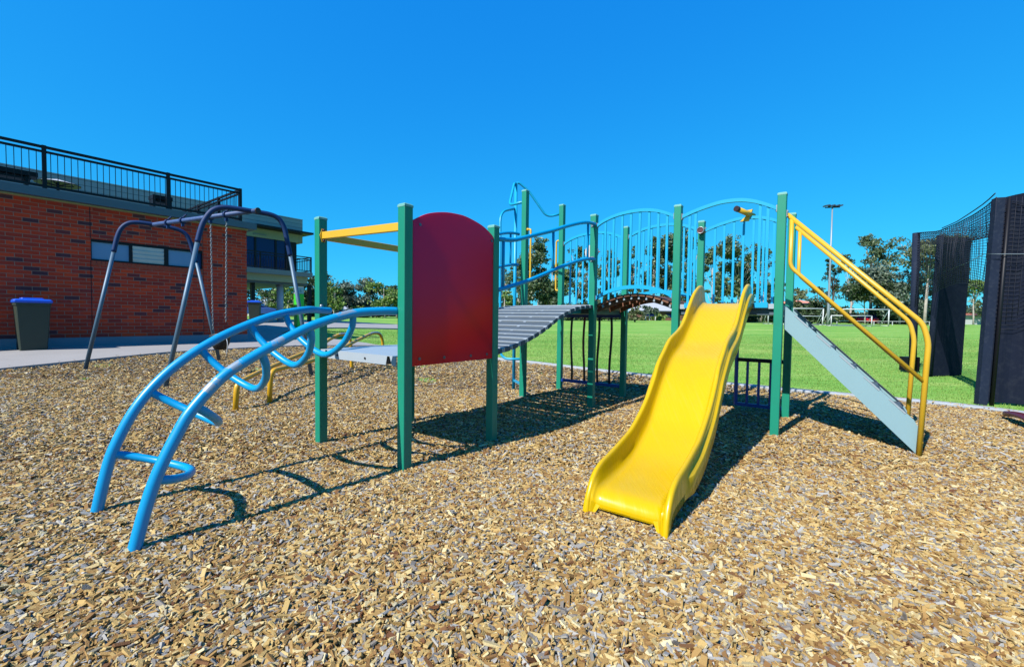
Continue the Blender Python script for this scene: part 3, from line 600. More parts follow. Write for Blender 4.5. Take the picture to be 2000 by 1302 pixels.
# barriers: arched top rail, balusters (own sub-parts)
def interp(pts, s): return float(np.interp(s, [p[0] for p in pts], [p[1] for p in pts]))
def barrier(key, dr, top, bal, lo=None, zlo=None, flat=True, off=None, nm='barrier', m='rail_blue'):
    off = V(0, 0, 0) if off is None else off; side = np.cross(dr, Z)
    b = MB(); sp = spline([V(s, z, 0) for s, z in top], 6)
    b.loft([[P[key]+off+dr*p[0]+Z*(p[1]+dz)+side*ds for ds, dz in ((-.016, -.016), (.016, -.016), (.016, .016), (-.016, .016))] for p in sp], smooth=False)
    lp = None
    if lo:
        lp = spline([V(s, z, 0) for s, z in lo], 6)
        b2 = MB(); b2.loft([[P[key]+off+dr*p[0]+Z*(p[1]+dz)+side*ds for ds, dz in ((-.014, -.02), (.014, -.02), (.014, .02), (-.014, .02))] for p in lp], smooth=False)
    o = b.build(nm, m, PF)
    if lo: b2.build('lower_rail', m, o)
    tp = [(p[0], p[1]) for p in sp]
    for s in bal:
        zb = interp([(p[0], p[1]) for p in lp], s)+.0 if lp else zlo
        b = MB(); b.box(P[key]+off+dr*s+Z*(zb+interp(tp, s)-.016)/2, dr*.0115, side*.006, Z*(interp(tp, s)-.016-zb)/2); b.build('baluster', m, o)
    return o
archU = [(.036, 2.095), (.12, 2.14), (.241, 2.178), (.36, 2.197), (.48, 2.203), (.6, 2.197), (.72, 2.172), (.84, 2.124), (.905, 2.09)]
archL = [(.036, 1.283), (.12, 1.325), (.223, 1.363), (.36, 1.390), (.48, 1.396), (.606, 1.388), (.72, 1.363), (.82, 1.328), (.905, 1.288)]
balN = [.14, .237, .337, .435, .533, .633, .731, .822]
barrier('I', v, archU, balN, lo=archL)
barrier('J', v, [(s, z+.01) for s, z in archU], balN, lo=archL)
barrier('L', v, [(s*1.03, z+.012) for s, z in archU], [.148, .246, .345, .443, .54, .64, .738, .83], zlo=ZU+.05)
archF = [(.036, 2.078), (.178, 2.126), (.347, 2.165), (.45, 2.174), (.56, 2.168), (.66, 2.145), (.76, 2.103), (.86, 2.05)]
bf = barrier('M', v, archF, [.112, .168, .727, .79], zlo=ZU+.01)
b = MB()
for s in (.14, .758): b.box(P['M']+v*s+Z*(ZU-.012)-u*.02, v*.055, u*.006, Z*.024)
b.build('foot_bracket', 'rail_blue', bf)
bn = barrier('N', v, [(s, z+.012) for s, z in archF], [.148, .246, .345, .443, .541, .64, .738, .82], zlo=ZU+.03)

# rear frame below the upper deck with wavy bars, between L and J
b = MB(); p0 = P['L']; Lw = np.linalg.norm(P['J']-P['L'])
b.bar(p0+v*.035+Z*1.085, p0+v*(Lw-.035)+Z*1.085, .035, .04); wf = b.build('wavy_bar_frame', 'deepblue', PF)
b = MB(); b.bar(p0+v*.035+Z*.165, p0+v*(Lw-.035)+Z*.165, .035, .04); b.build('bottom_rail', 'deepblue', wf)
for i, s in enumerate((.19, .385, .60, .78)):
    ph = (0, .3, 2.2, 2.6)[i]; b = MB(); b.tube([p0+v*(s+.012*math.sin(ph+z*6))+Z*z for z in np.linspace(.18, 1.07, 18)], .016, 10); b.build('wavy_bar', 'redbar' if i == 1 else 'darkbar', wf)
# half panel below the slide deck, between N and G
b = MB(); p0 = P['N']; nl = np.linalg.norm(P['G']-P['N'])
sA, sB = .46*nl, nl-.035
b.bar(p0+v*sA+Z*.1, p0+v*sA+Z*.76, .03, .03); b.bar(p0+v*sA+Z*.115, p0+v*sB+Z*.115, .03, .035)
hp = b.build('half_barrier', 'deepblue', PF)
b = MB(); b.bar(p0+v*(sA+.015)+Z*.615, p0+v*sB+Z*.615, .035, .04); b.build('top_rail', 'black', hp)
for q in (.25, .5, .75):
    b = MB(); s = sA+(sB-sA)*q; b.bar(p0+v*s+Z*.13, p0+v*s+Z*.6, .02, .02); b.build('baluster', 'deepblue', hp)

# small clamps and bolts where rails meet posts
for key, z, d1, d2 in (('D', 1.692, u, v), ('D', 1.278, u, v), ('I', 2.113, -u, v), ('I', 1.722, -u, v), ('I', 2.1, v, -u), ('I', 1.285, v, -u), ('M', 2.095, -v, -u), ('M', 1.29, -v, -u), ('M', 2.08, v, -u), ('F', 2.05, -v, -u), ('N', 2.1, v, -u), ('J', 2.11, v, -u), ('L', 2.11, v, -u), ('F', 1.995, v, -u), ('G', 2.03, v, -u)):
    b = MB(); q = P[key]+d1*(SQ/2+.004)+Z*z; b.box(q, d1*.004, np.cross(d1, Z)*.02, Z*.03); c0 = q+d1*.006; b.sphere(c0+Z*.021, .007, 8, 5); b.sphere(c0-Z*.021, .007, 8, 5); b.build('rail_bracket', 'steel', PF)

# pole climber off the K-L opening, with its looped side pipe and overhead pipes
mp = (P['K']+P['L'])/2-v*.45; pb_ = V(at(1003, 764.5, 6.26)[0], 6.26, 0); ptop = at(1008, 357, 6.26)
b = MB(); b.tube([pb_-Z*.1, ptop], .0235, 14); pole = b.build('climbing_pole', 'rail_blue', PF)
b = MB(); kk = P['K']-v*.034
b.tube(fillet([ptop-Z*.01, at(1004.5, 358, 6.20), at(994.5, 401, 5.9), kk+Z*2.515], .09), .0165, 12)
ll = P['L']-v*.034
b.tube(fillet([ptop-Z*.01, at(1014, 357, 6.27), at(1032, 372, 6.3), at(1068, 424, 6.36), ll+Z*2.54], .12), .0165, 12); b.build('overhead_pipe', 'rail_blue', pole)
b = MB()
a0 = at(1005, 407.5, 6.25)
b.tube(fillet([a0, at(977, 413, 5.95), at(976.8, 500, 5.85), at(977, 701, 5.75), kk+Z*.52], .16, 8), .0165, 12)
b.bar(pb_+Z*.16, P['K']-v*.03+Z*.2, .02, .03); b.build('side_loop', 'rail_blue', pole)
# yellow grab handles
for key, off, zt, zb in (('K', v*.0347, 2.16, 1.50), ('L', -v*.0347, 2.16, 1.45)):
    sg = 1 if off@v > 0 else -1
    b = MB(); q = P[key]+off
    b.tube(fillet([q+Z*zt, q+v*sg*.055+Z*zt, q+v*sg*.055+Z*zb, q+Z*zb], .04), .0125, 10); h = b.build('grab_handle', 'yellow', PF)
    b = MB(); b.sphere(q+Z*zb+v*sg*.006, .02, 8, 5); b.sphere(q+Z*zt+v*sg*.006, .02, 8, 5); b.build('handle_mount', 'yellow', h)
# white and blue round play disc on the rear barrier
q = at(1156, 492, 6.0); b = MB(); b.tube([q+u*.012, q-u*.012], .098, 24); ds = b.build('play_disc', 'white', PF)
b = MB(); b.tube([q-u*.0125+v*.04, q-u*.018+v*.04], .06, 20); b.build('disc_spot', 'rail_blue', ds)
b = MB(); b.tube([q-u*.0125-v*.0+Z*.075, q-u*.02+Z*.075], .016, 12); b.tube([q+v*.095-Z*.005, q+v*.12-Z*.005], .008, 8); b.build('disc_knob', 'orange', ds)
# play telescope on the rear arch, round viewer on post N
q = P['N']+v*.45+Z*2.18
b = MB(); b.prism([q+v*i+Z*j-u*.02 for i, j in ((-.045, -.03), (.04, -.03), (.075, .09), (.02, .085), (.01, .02))], u*.04); b.build('telescope_stand', 'yellow', bn)
a1, a2 = at(1441.5, 409, 4.80), at(1471.5, 422, 4.93)
b = MB(); b.tube([a1, a2], .028, 14); te = b.build('telescope', 'yellow', PF)
dv = (a1-a2)/np.linalg.norm(a1-a2); b = MB(); b.tube([a1+dv*.001, a1+dv*.035], .031, 14); b.build('eyepiece', 'darkbar', te)
b = MB(); q = at(1368, 449.5, 5.12); qd = ray(1368, 449.5); qd = qd/np.linalg.norm(qd); q2 = P['N']-u*.02+Z*q[2]
b.tube([q, q+u*.09], .036, 16); vw = b.build('round_viewer', 'maroon', PF)
b = MB(); b.tube([q-u*.002+u*.036*0+v*.036*math.cos(t)+Z*.036*math.sin(t) for t in np.linspace(0, 2*math.pi, 20, endpoint=False)], .006, 6, closed=True); b.build('viewer_rim', 'steel', vw)

# slide
SC = (P['M']+P['F'])/2-v*.0
RIM = [(-.06, 1.37), (.02, 1.385), (.12, 1.375), (.25, 1.33), (.37, 1.265), (.5, 1.165), (.65, 1.045), (.8, .975), (1.05, .905), (1.2, .82), (1.35, .725), (1.43, .63), (1.61, .483), (1.84, .362), (2.0, .318), (2.2, .277), (2.33, .255), (2.42, .215), (2.475, .15), (2.51, .08), (2.53, .0)]
BED = [(-.06, 1.212), (.02, 1.211), (.1, 1.2), (.25, 1.15), (.37, 1.09), (.5, 1.02), (.65, .93), (.8, .85), (1.05, .765), (1.2, .68), (1.35, .57), (1.5, .43), (1.61, .34), (1.84, .225), (2.0, .18), (2.2, .156), (2.34, .147), (2.40, .140), (2.435, .128), (2.46, .107), (2.475, .082), (2.49, .04), (2.53, -.03)]
us = u-v*.0293                                  # the slide sits very slightly skewed
def fn(T): return lambda s: float(np.interp(s, [a for a, _ in T], [b_ for _, b_ in T]))
bs = spline([V(a, b_, 0) for a, b_ in BED], 5); rsq = spline([V(a, b_, 0) for a, b_ in RIM], 5)
bedf = fn([(p[0], p[1]) for p in bs]); rimf = fn([(p[0], p[1]) for p in rsq])
HW = .205
def sl_ring(s):
    sb = min(s, 2.475); ds = s-sb
    zb, zr = bedf(s), rimf(s); h = max(zr-zb, .012); zl = max(bedf(sb), zb)-ds*.2
    R = [(0, 0), (.140, 0), (.164, .006), (.178, .026), (.184, .06)]
    half = [(y, zl+min(z, h*.6)) for y, z in R]+[(.190, zr-.022), (.193, zr-.007), (.199, zr), (.212, zr), (.219, zr-.007), (.222, zr-.022), (.224, zb-.0)]
    q = 1-float(sm(2.1, 2.2, s))
    fl = [(.224, zr-min(.085, h*.5)), (.224+.018*q, zr-min(.092, h*.55)), (.224+.022*q, zr-min(.10, h*.6)), (.224+.02*q, zb-.05), (.224+.008*q, zb-.055), (.224+.005*q, zb-.012)]
    half = half[:-1]+fl+[(.15, zl-.018), (0, zl-.018)]
    def pt(y, z, sg): return SC-us*(s-ds*(1-float(sm(.175, .2, y))))+v*y*sg+Z*z
    ring = [pt(y, z, 1) for y, z in half]+[pt(y, z, -1) for y, z in reversed(half[1:-1])]
    return ring
b = MB(); b.loft([sl_ring(s) for s in np.linspace(-.05, 2.528, 110)], smooth=True)
slide = b.build('slide', 'slide', PF)
b = MB()
b.box(SC-us*2.3+Z*.03, v*.10, u*.03, Z*.07); b.build('slide_foot', 'alu', slide)

# stairs
ST = MB()
for key, sg in (('F', 1), ('G', -1)):
    q0 = P[key]+u*.05*sg
    ST.prism([q0+v*s+Z*z for s, z in ((.04, 1.185), (.06, 1.172), (.93, .295), (.96, .235), (.952, .03), (.06, .965), (.04, .985))], u*.004*sg)
ST = ST.build('staircase', 'stair', PF)
wd = np.linalg.norm(P['G']-P['F'])-.112
b = MB()
for key, sg in (('F', 1), ('G', -1)):
    q0 = P[key]+u*.05*sg
    b.bar(q0+v*.05+Z*1.178+u*sg*.012, q0+v*.93+Z*.292+u*sg*.012, .022, .006)
b.build('stringer_flange', 'bolt', ST)
for i in range(5):
    s = .16+.165*i; z = 1.172-(s-.06)*1.008-.10
    b = MB(); b.box((P['F']+P['G'])/2+v*s+Z*z, u*wd/2, v*.078, Z*.012); b.box((P['F']+P['G'])/2+v*(s+.08)+Z*(z-.006), u*wd/2, v*.004, Z*.016); b.build('tread', 'slat', ST, bevel=.002)
    b = MB(); q0 = P['F']+u*.0485; sc = s+.01; zc = 1.172-(sc-.06)*1.008-.010; t_ = (v-Z*1.008)/1.42; n_ = (v*1.008+Z)/1.42
    b.box(q0+v*sc+Z*zc, u*.0015, t_*.072, n_*.0055); b.build('tread_end', 'alu', ST)
for key, off, zz in (('F', u*.02, 0), ('G', -u*.02, .035)):
    q0 = P[key]+off
    b = MB()
    b.tube(fillet([q0+v*.036+Z*(1.995+zz), q0+v*.955+Z*(1.045+zz*.3), q0+v*.99+Z*.90, q0+v*.962-Z*.05], .055), .0188, 14)
    hr = b.build('handrail', 'yellow', PF)
    b = MB(); b.tube(fillet([q0+v*.075+Z*(1.955+zz), q0+v*.075+Z*1.53, q0+v*.977+Z*.598], .05), .0165, 12); b.build('lower_rail', 'yellow', hr)
    b = MB(); b.tube([q0+v*.955+Z*.13, q0+v*.985+Z*.13], .012, 8); b.build('rail_bolt', 'yellow', hr)

# ------------------------------------------------------------------ yellow parallel bars behind the ladder
PB = thing('parallel_bars', tuple(G(-2.8, 6.2)), 'pair of low humped yellow bars worn to bare steel on top, behind the arched ladder', 'balance bars')
for pix in ([(459, 809, 4.66), (462.5, 748, 4.66), (505, 727, 5.15), (560, 703, 5.8), (620, 677, 6.7), (648, 660, 7.2), (668, 653, 7.45), (683, 661, 7.62), (687, 690, 7.66)],
            [(525, 797, 4.98), (529, 724, 4.98), (575, 713, 5.4), (612, 703, 5.8), (660, 684, 6.7), (700, 663, 7.6), (732, 650, 8.25), (746, 661, 8.5), (749, 690, 8.54)]):
    q = [at(*p) for p in pix]; q[0][2] = -.06; q[-1][2] = .1
    pts = fillet(q[:3], .09)[:-1]+spline(q[2:], 8)
    def wr(i, nn, n=len(pts)):
        t = i/n; hump = math.exp(-((t-.80)/.11)**2)
        return max(0., (.34+.5*hump)*(nn[2] > .3)+.42*hump*(nn[2] > -.3)) if .12 < t < .97 else 0.
    b = MB(); b.tube(pts, .0275, 14, wear=wr); b.build('bar', 'yellow_worn', PB)

# ------------------------------------------------------------------ swing set
bn1, bn2, bf1, bf2 = on_z(320, 760, .06), on_z(610, 735, .10), on_z(165, 720, .14), on_z(430, 705, .17)
SW = thing('swing_set', tuple(G(*((bn1+bf2)/2)[:2])), 'blue and grey tubular swing set with bent A-shaped ends beside the brick wall', 'swing set')
def swend(b1, b2, pix, j1, j2):
    dr = b2-b1; dr[2] = 0; dr /= np.linalg.norm(dr)
    q = [on_pl(px, py, b1, dr) for px, py in pix]
    arch = spline(q, 6)
    b = MB(); b.tube(arch, .034, 14); fr = b.build('bent_top_tube', 'swing_frame', SW)
    for a, c in ((b1, q[0]), (b2, q[-1])):
        t = (c-a)/np.linalg.norm(c-a); b = MB(); b.tube([a-Z*.06, c+t*.05], .0285, 14); b.build('leg', 'swing_leg', SW)
    return q
qn = swend(bn1, bn2, [(385.5, 473), (392, 448), (400, 429), (415, 411), (437, 405), (465, 408), (493, 412.5), (528, 419), (545, 428), (555, 445), (561, 470), (567, 500)], 0, 0)
qf = swend(bf1, bf2, [(222, 492), (229, 463), (237, 446), (250, 436.5), (268, 434.5), (300, 438.5), (335, 445), (357, 453), (369, 467), (378, 495), (384, 512)], 0, 0)
bnear, bfar = qn[6]-Z*.0, qf[5]
bd = (bnear-bfar)/np.linalg.norm(bnear-bfar)
b = MB(); b.tube([bfar-bd*.06, bnear+bd*.12], .033, 14); beam = b.build('top_beam', 'swing_beam', SW)
b = MB(); b.tube([bnear+bd*.115, bnear+bd*.135], .04, 14); b.tube([bfar-bd*.055, bfar-bd*.075], .04, 14); b.build('end_cap', 'darkbar', beam)
BLn = np.linalg.norm(bnear-bfar)
hang = []
for px, py in ((328, 437), (357, 433), (411, 424), (442, 417)):
    d = ray(px, py); A_ = np.stack([d[:2], -bd[:2]], 1); t = np.linalg.solve(A_, (bfar-O)[:2])[1]; q = bfar+bd*t; hang.append(q)
    b = MB(); b.tube([q-bd*.018, q+bd*.018], .052, 14); b.bar(q+V(-.02, 0, .03), q+V(.06, 0, .10), .03, .014); b.box(q-Z*.065, bd*.014, np.cross(bd, Z)*.02, Z*.03)
    b.build('hanger_bracket', 'swing_frame', SW)
BS = thing('baby_swing', tuple(G(*hang[2][:2])), 'black bucket baby swing hanging on two steel chains from the swing set', 'swing')
q1, q2 = hang[2]-Z*.09, hang[3]-Z*.09
D1 = (hang[2][1]+hang[3][1])/2
seat = at(430, 662, D1); ax = bd
for qa, ex in ((q1, at(416, 645, hang[2][1])), (q2, at(441, 632, hang[3][1]))):
    n = int(np.linalg.norm(ex-qa)/.034); b = MB(); dn = (ex-qa)/np.linalg.norm(ex-qa)
    for i in range(n):
        c0 = qa+dn*(i+.5)*.034; s1 = bd if i % 2 else np.cross(bd, dn)
        b.tube([c0+dn*.021*math.sin(t)*1.0+s1*.0095*math.cos(t) for t in np.linspace(0, 2*math.pi, 8, endpoint=False)], .0042, 5, closed=True)
    b.build('chain', 'steel', BS)
b = MB(); cr_ = np.cross(bd, Z); rr = []
for z, k1, k2 in ((-.16, .05, .04), (-.15, .10, .075), (-.06, .15, .115), (.02, .165, .125), (.075, .17, .13), (.075, .15, .112), (.0, .14, .1), (-.10, .10, .07)):
    rr.append([seat+bd*k1*math.cos(t)+cr_*k2*math.sin(t)+Z*(z+(.03*math.cos(t) if z > -.05 else 0)) for t in np.linspace(0, 2*math.pi, 18, endpoint=False)])
b.loft(rr); b.build('bucket_seat', 'rubber', BS)
b = MB(); b.bar(seat+bd*.14+Z*.07, seat+bd*.14+Z*.13, .06, .05); b.build('seat_buckle', 'white', BS)
b = MB(); c0 = seat+bd*.16+Z*.03; b.tube(spline([c0, c0+bd*.03-Z*.08, c0+bd*.02-Z*.18, c0+bd*.0-Z*.26], 4), .007, 6); b.build('loose_strap', 'white', BS)

# ------------------------------------------------------------------ clubhouse
QW = V(-10.4253, 9.6, 0)
CH = thing('clubhouse_building', tuple(QW+V(0, 0, .2)), 'red brick clubhouse with a railed roof terrace and an upper storey on columns behind', 'building')
def WP(s, n, z): return QW+u*s+v*n+Z*z
def wbox(b, s0, s1, n0, n1, z0, z1): return b.box(WP((s0+s1)/2, (n0+n1)/2, (z0+z1)/2), u*(s1-s0)/2, v*(n1-n0)/2, Z*(z1-z0)/2)
SE = 4.31
b = MB()                                              # wall with a recess for the window band
wbox(b, -14, .945, -7, 0, .46, 3.5); wbox(b, .945, 3.19, -7, 0, .46, 2.26); wbox(b, .945, 3.19, -7, 0, 2.765, 3.5); wbox(b, 3.19, SE, -7, 0, .46, 3.5); wbox(b, .945, 3.19, -7, -.12, 2.26, 2.765)
wall = b.build('brick_wall', 'brick', CH)
b = MB(); wbox(b, .935, .949, -.001, .0015, .46, 2.26); wbox(b, .935, .949, -.001, .0015, 2.77, 3.49); wbox(b, 3.195, 3.207, -.001, .0015, .46, 3.49); b.build('expansion_joint', 'black', wall)
b = MB(); wbox(b, -14, SE+.012, -7, .012, -.1, .46); b.build('plinth', 'plinth', CH)
b = MB()
for k in range(28):
    s = .97+k*.0795; wbox(b, s, s+.068, -.02, .004, 2.135, 2.252)
b.build('sill_bricks', mat('sill_brick', (.30, .045, .02), .85, var=.4, scale=9), wall)
b = MB(); wbox(b, .945, 3.19, -.07, -.02, 2.26, 2.30); wbox(b, .945, 3.19, -.07, -.02, 2.70, 2.765); wbox(b, .945, .965, -.07, -.02, 2.3, 2.7)
for s0, s1 in ((1.642, 1.708), (2.34, 2.433), (2.97, 3.0), (3.17, 3.19)): wbox(b, s0, s1, -.07, -.02, 2.3, 2.7)
wn = b.build('window_band', 'black', CH)
b = MB(); wbox(b, .965, 1.642, -.06, -.05, 2.3, 2.7); b.build('pane', 'frost', wn)
b = MB(); wbox(b, 2.433, 2.97, -.06, -.05, 2.3, 2.7); b.build('pane', 'frost', wn)
b = MB(); wbox(b, 3.0, 3.17, -.06, -.05, 2.3, 2.7); b.build('pane', 'glassdark', wn)
b = MB()
for k in range(4): b.box(WP(2.024, -.045, 2.35+.1*k), u*.316, v*.012-Z*.006, (Z*.052+v*.014))
b.build('louvre', 'louvre', wn)
b = MB(); wbox(b, -14, SE+.03, -7, .03, 3.5, 3.53); b.build('cream_trim', 'cream', CH)
b = MB(); wbox(b, -14, 4.51, -7, .20, 3.53, 3.71); b.build('roof_fascia', 'fascia', CH)
# terrace railing
b = MB(); nr = -.03
for z, h in ((4.645, .055), (4.545, .045), (3.80, .05)):
    wbox(b, -14, 4.16, nr-.025, nr+.025, z-h/2, z+h/2); wbox(b, 4.135, 4.185, -5.5, nr-.026, z-h/2, z+h/2)
rl = b.build('terrace_railing', 'black', CH)
for s in (-4.2, -2.0, .229, 2.45, 4.16):
    b = MB(); wbox(b, s-.035, s+.035, nr-.036, nr+.036, 3.712, 4.68); b.build('railing_post', 'black', rl)
for n in (-1.6, -3.3, -5.4):
    b = MB(); wbox(b, 4.125, 4.195, n-.035, n+.035, 3.712, 4.68); b.build('railing_post', 'black', rl)
for s in np.arange(-2.6, 4.1, .1085):
    b = MB(); wbox(b, s-.006, s+.006, nr-.006, nr+.006, 3.82, 4.53); b.build('baluster', 'black', rl)
for n in np.arange(-3.2, -.1, .1085):
    b = MB(); wbox(b, 4.154, 4.166, n-.006, n+.006, 3.82, 4.53); b.build('baluster', 'black', rl)
# upper storey
E0 = V(-10.7252, 23.7, 0)
def EP(s, n, z): return E0+u*s+v*n+Z*z
def ebox(b, s0, s1, n0, n1, z0, z1): return b.box(EP((s0+s1)/2, (n0+n1)/2, (z0+z1)/2), u*(s1-s0)/2, v*(n1-n0)/2, Z*(z1-z0)/2)
b = MB(); ebox(b, -30, .315, -8, -1.6, 5.52, 6.34); b.build('cladding', 'clad', CH)
b = MB(); ebox(b, -30, .33, -8, -1.585, 6.34, 6.37); b.build('parapet_cap', 'roofwhite', CH)
b = MB(); ebox(b, -2.5, .58, -4, -.9, 5.50, 5.60); b.build('eave', 'black', CH)
b = MB(); ebox(b, -30, .12, -7.8, -1.62, 5.05, 5.50); ebox(b, .121, .315, -7.8, -1.61, 5.05, 5.50); cb = b.build('cream_band', 'cream', CH)
b = MB(); b.box(EP(-1.95, -1.60, 5.2), u*.32, v*.02, Z*.025); b.build('light_fitting', 'slab', cb)
b = MB(); ebox(b, -30, -.62, -7.5, -1.70, 3.30, 5.05); b.build('glazing', 'glassdark', CH)
b = MB()
for s in (-4.5, -3.3, -2.15, -1.12): ebox(b, s-.05, s+.05, -1.72, -1.66, 3.30, 5.05)
b.build('mullion', 'black', CH)
b = MB(); ebox(b, -.62, .0, -7.5, -1.66, 3.30, 5.05); b.build('end_wall', 'black', CH)
b = MB(); ebox(b, -30, .02, -9, .0, 3.06, 3.30); b.build('balcony_slab', 'slab', CH)
b = MB(); ebox(b, -30, -.15, -8, -.25, 2.72, 3.06); b.build('balcony_beam', 'cream', CH)
b = MB(); ebox(b, -30, .0, -8.2, -.5, 2.62, 2.72); ebox(b, -30, .02, -9, -8.2, 2.62, 3.06); b.build('soffit', 'fascia', CH)
b = MB()
for z, h in ((4.10, .05), (3.98, .04), (3.38, .04)):
    ebox(b, -6, -.02, -.08, -.04, z-h/2, z+h/2); ebox(b, -.06, -.02, -2.2, -.081, z-h/2, z+h/2)
br = b.build('balcony_railing', 'black', CH)
for s in (-5.2, -4.1, -2.6, -1.3, -.04):
    b = MB(); ebox(b, s-.03, s+.03, -.09, -.03, 3.30, 4.13); b.build('railing_post', 'black', br)
for s in np.arange(-3.9, -.1, .13):
    b = MB(); ebox(b, s-.007, s+.007, -.067, -.053, 3.4, 3.96); b.build('baluster', 'black', br)
for n in np.arange(-2.1, -.1, .13):
    b = MB(); ebox(b, -.047, -.033, n-.007, n+.007, 3.4, 3.96); b.build('baluster', 'black', br)
for px, D, r, m, zt in ((547, 23.4, .165, 'column', 2.72), (493.5, 22.3, .085, 'black', 3.06), (604, 24.6, .085, 'black', 2.72)):
    q = at(px, 600, D); q[2] = float(gz(q[0], q[1])); b = MB()
    if m == 'column': b.tube([q-Z*.1, V(q[0], q[1], zt)], r, 20)
    else: b.bar(q-Z*.1, V(q[0], q[1], zt), r*2, r*2, up=u)
    b.build('column', m, CH)

# terrace umbrella and benches (they stand on the terrace)
ub = WP(.9, -1.9, 3.71); hub = at(113, 359, ub[1]); ub = V(hub[0], hub[1], 3.71)
UM = thing('terrace_umbrella', tuple(ub), 'small green canopy umbrella seen from below behind the terrace railing', 'umbrella')
b = MB(); b.tube([ub, V(ub[0], ub[1], hub[2]+.03)], .03, 10); b.build('pole', 'black', UM)
b = MB(); R_ = .44; n = 12
ring = [V(hub[0]+R_*math.cos(t), hub[1]+R_*math.sin(t), hub[2]-.02) for t in np.linspace(0, 2*math.pi, n, endpoint=False)]
b.add(ring+[V(hub[0], hub[1], hub[2]+.10)], [(i, (i+1) % n, n) for i in range(n)]); b.build('canopy_lining', 'umb_green', UM)
b = MB(); b.add([p+Z*.012+(p-hub)*.02 for p in ring]+[V(hub[0], hub[1], hub[2]+.118)], [(i, (i+1) % n, n) for i in range(n)]); b.build('canopy', 'white', UM)
b = MB()
for t in np.linspace(0, 2*math.pi, 6, endpoint=False): b.bar(V(hub[0], hub[1], hub[2]-.06), V(hub[0]+.3*math.cos(t), hub[1]+.3*math.sin(t), hub[2]+.0), .02, .02)
b.build('rib', 'black', UM)
for (s0, s1, lab) in ((-1.9, .16, 'long black bench behind the railing at the left end of the terrace'), (2.2, 2.62, 'short black table behind the third railing post on the terrace')):
    q = WP((s0+s1)/2, -.5, 3.71); T = thing('terrace_bench' if s0 < 0 else 'terrace_table', tuple(q), lab, 'bench' if s0 < 0 else 'table')
    b = MB(); b.box(q+Z*.36, u*(s1-s0)/2, v*.2, Z*.05); b.box(q+Z*.26, u*(s1-s0)/2*.9, v*.15, Z*.02); b.build('top', 'black', T)
    for k in (-1, 1):
        b = MB(); b.box(q+u*k*(s1-s0)*.42+Z*.155, u*.025, v*.16, Z*.153); b.build('leg', 'black', T)

# wheelie bins
def bin_(px, py, D, yaw, label, sc=1.):
    q = at(px, py, D); q[2] = float(gz(q[0], q[1]))+.036
    T = thing('wheelie_bin', tuple(q), label, 'bin', 'wheelie bins by the clubhouse')
    ax, ay = V(math.cos(yaw), math.sin(yaw), 0), V(-math.sin(yaw), math.cos(yaw), 0)
    def R(w, d, z, oy=0): return [q+ax*i*w*sc*.8+ay*(j*d*.85+oy)*sc+Z*z*sc for i, j in ((-1, -.93), (-.93, -1), (.93, -1), (1, -.93), (1, .93), (.93, 1), (-.93, 1), (-1, .93))]
    b = MB(); b.loft([R(.24, .25, .02), R(.265, .28, .35), R(.305, .33, .93), R(.325, .35, .935), R(.325, .35, .99)], smooth=False); b.build('bin_body', 'binbody', T)
    b = MB(); b.loft([R(.34, .365, .985), R(.345, .37, 1.03), R(.31, .33, 1.06), R(.20, .22, 1.065), R(.19, .21, 1.09)], smooth=False); ld = b.build('bin_lid', 'binlid', T, bevel=.008)
    b = MB(); b.tube([q+ax*-.22*sc+ay*.34*sc+Z*1.0*sc, q+ax*.22*sc+ay*.34*sc+Z*1.0*sc], .016, 8); b.build('handle', 'binbody', ld)
    for k in (-1, 1):
        b = MB(); b.tube([q+ax*k*.15*sc+ay*.21*sc+Z*.1*sc, q+ax*k*.2*sc+ay*.21*sc+Z*.1*sc], .1*sc, 14); b.build('wheel', 'tyre', T)
    return T
bin_(64, 684, 9.12, math.atan2(u[1], u[0]), 'dark green wheelie bin with blue lid standing against the brick wall')
bin_(498, 643, 21.0, .4, 'wheelie bin with blue lid half hidden by the brick corner under the upper storey')
# totem
q = at(584, 645, 16.5); q[2] = float(gz(q[0], q[1])); T = thing('totem_sign', tuple(q), 'green and white totem drink station on the path under the clubhouse', 'drink station')
b = MB(); b.box(q+Z*.725, u*.13, v*.13, Z*.725); b.build('green_body', 'totem_green', T, bevel=.01)
b = MB(); b.box(q+Z*1.585, u*.131, v*.131, Z*.13); wh = b.build('white_head', 'white', T, bevel=.01)
b = MB(); c0 = q+Z*1.57+v*.133; b.prism([c0+u*i+Z*j for i, j in ((-.035, -.05), (.035, -.05), (.035, .0), (.0, .07), (-.035, .0))], v*.003); c0 = q+Z*1.57-u*.133; b.prism([c0+v*i+Z*j for i, j in ((-.03, -.05), (.03, -.05), (.03, .0), (.0, .07), (-.03, .0))], -u*.003); b.build('symbol', 'galv', wh)
b = MB(); b.box(q+Z*.02-u*.0, u*.17, v*.17, Z*.03); b.build('foot_plate', 'totem_green', T)

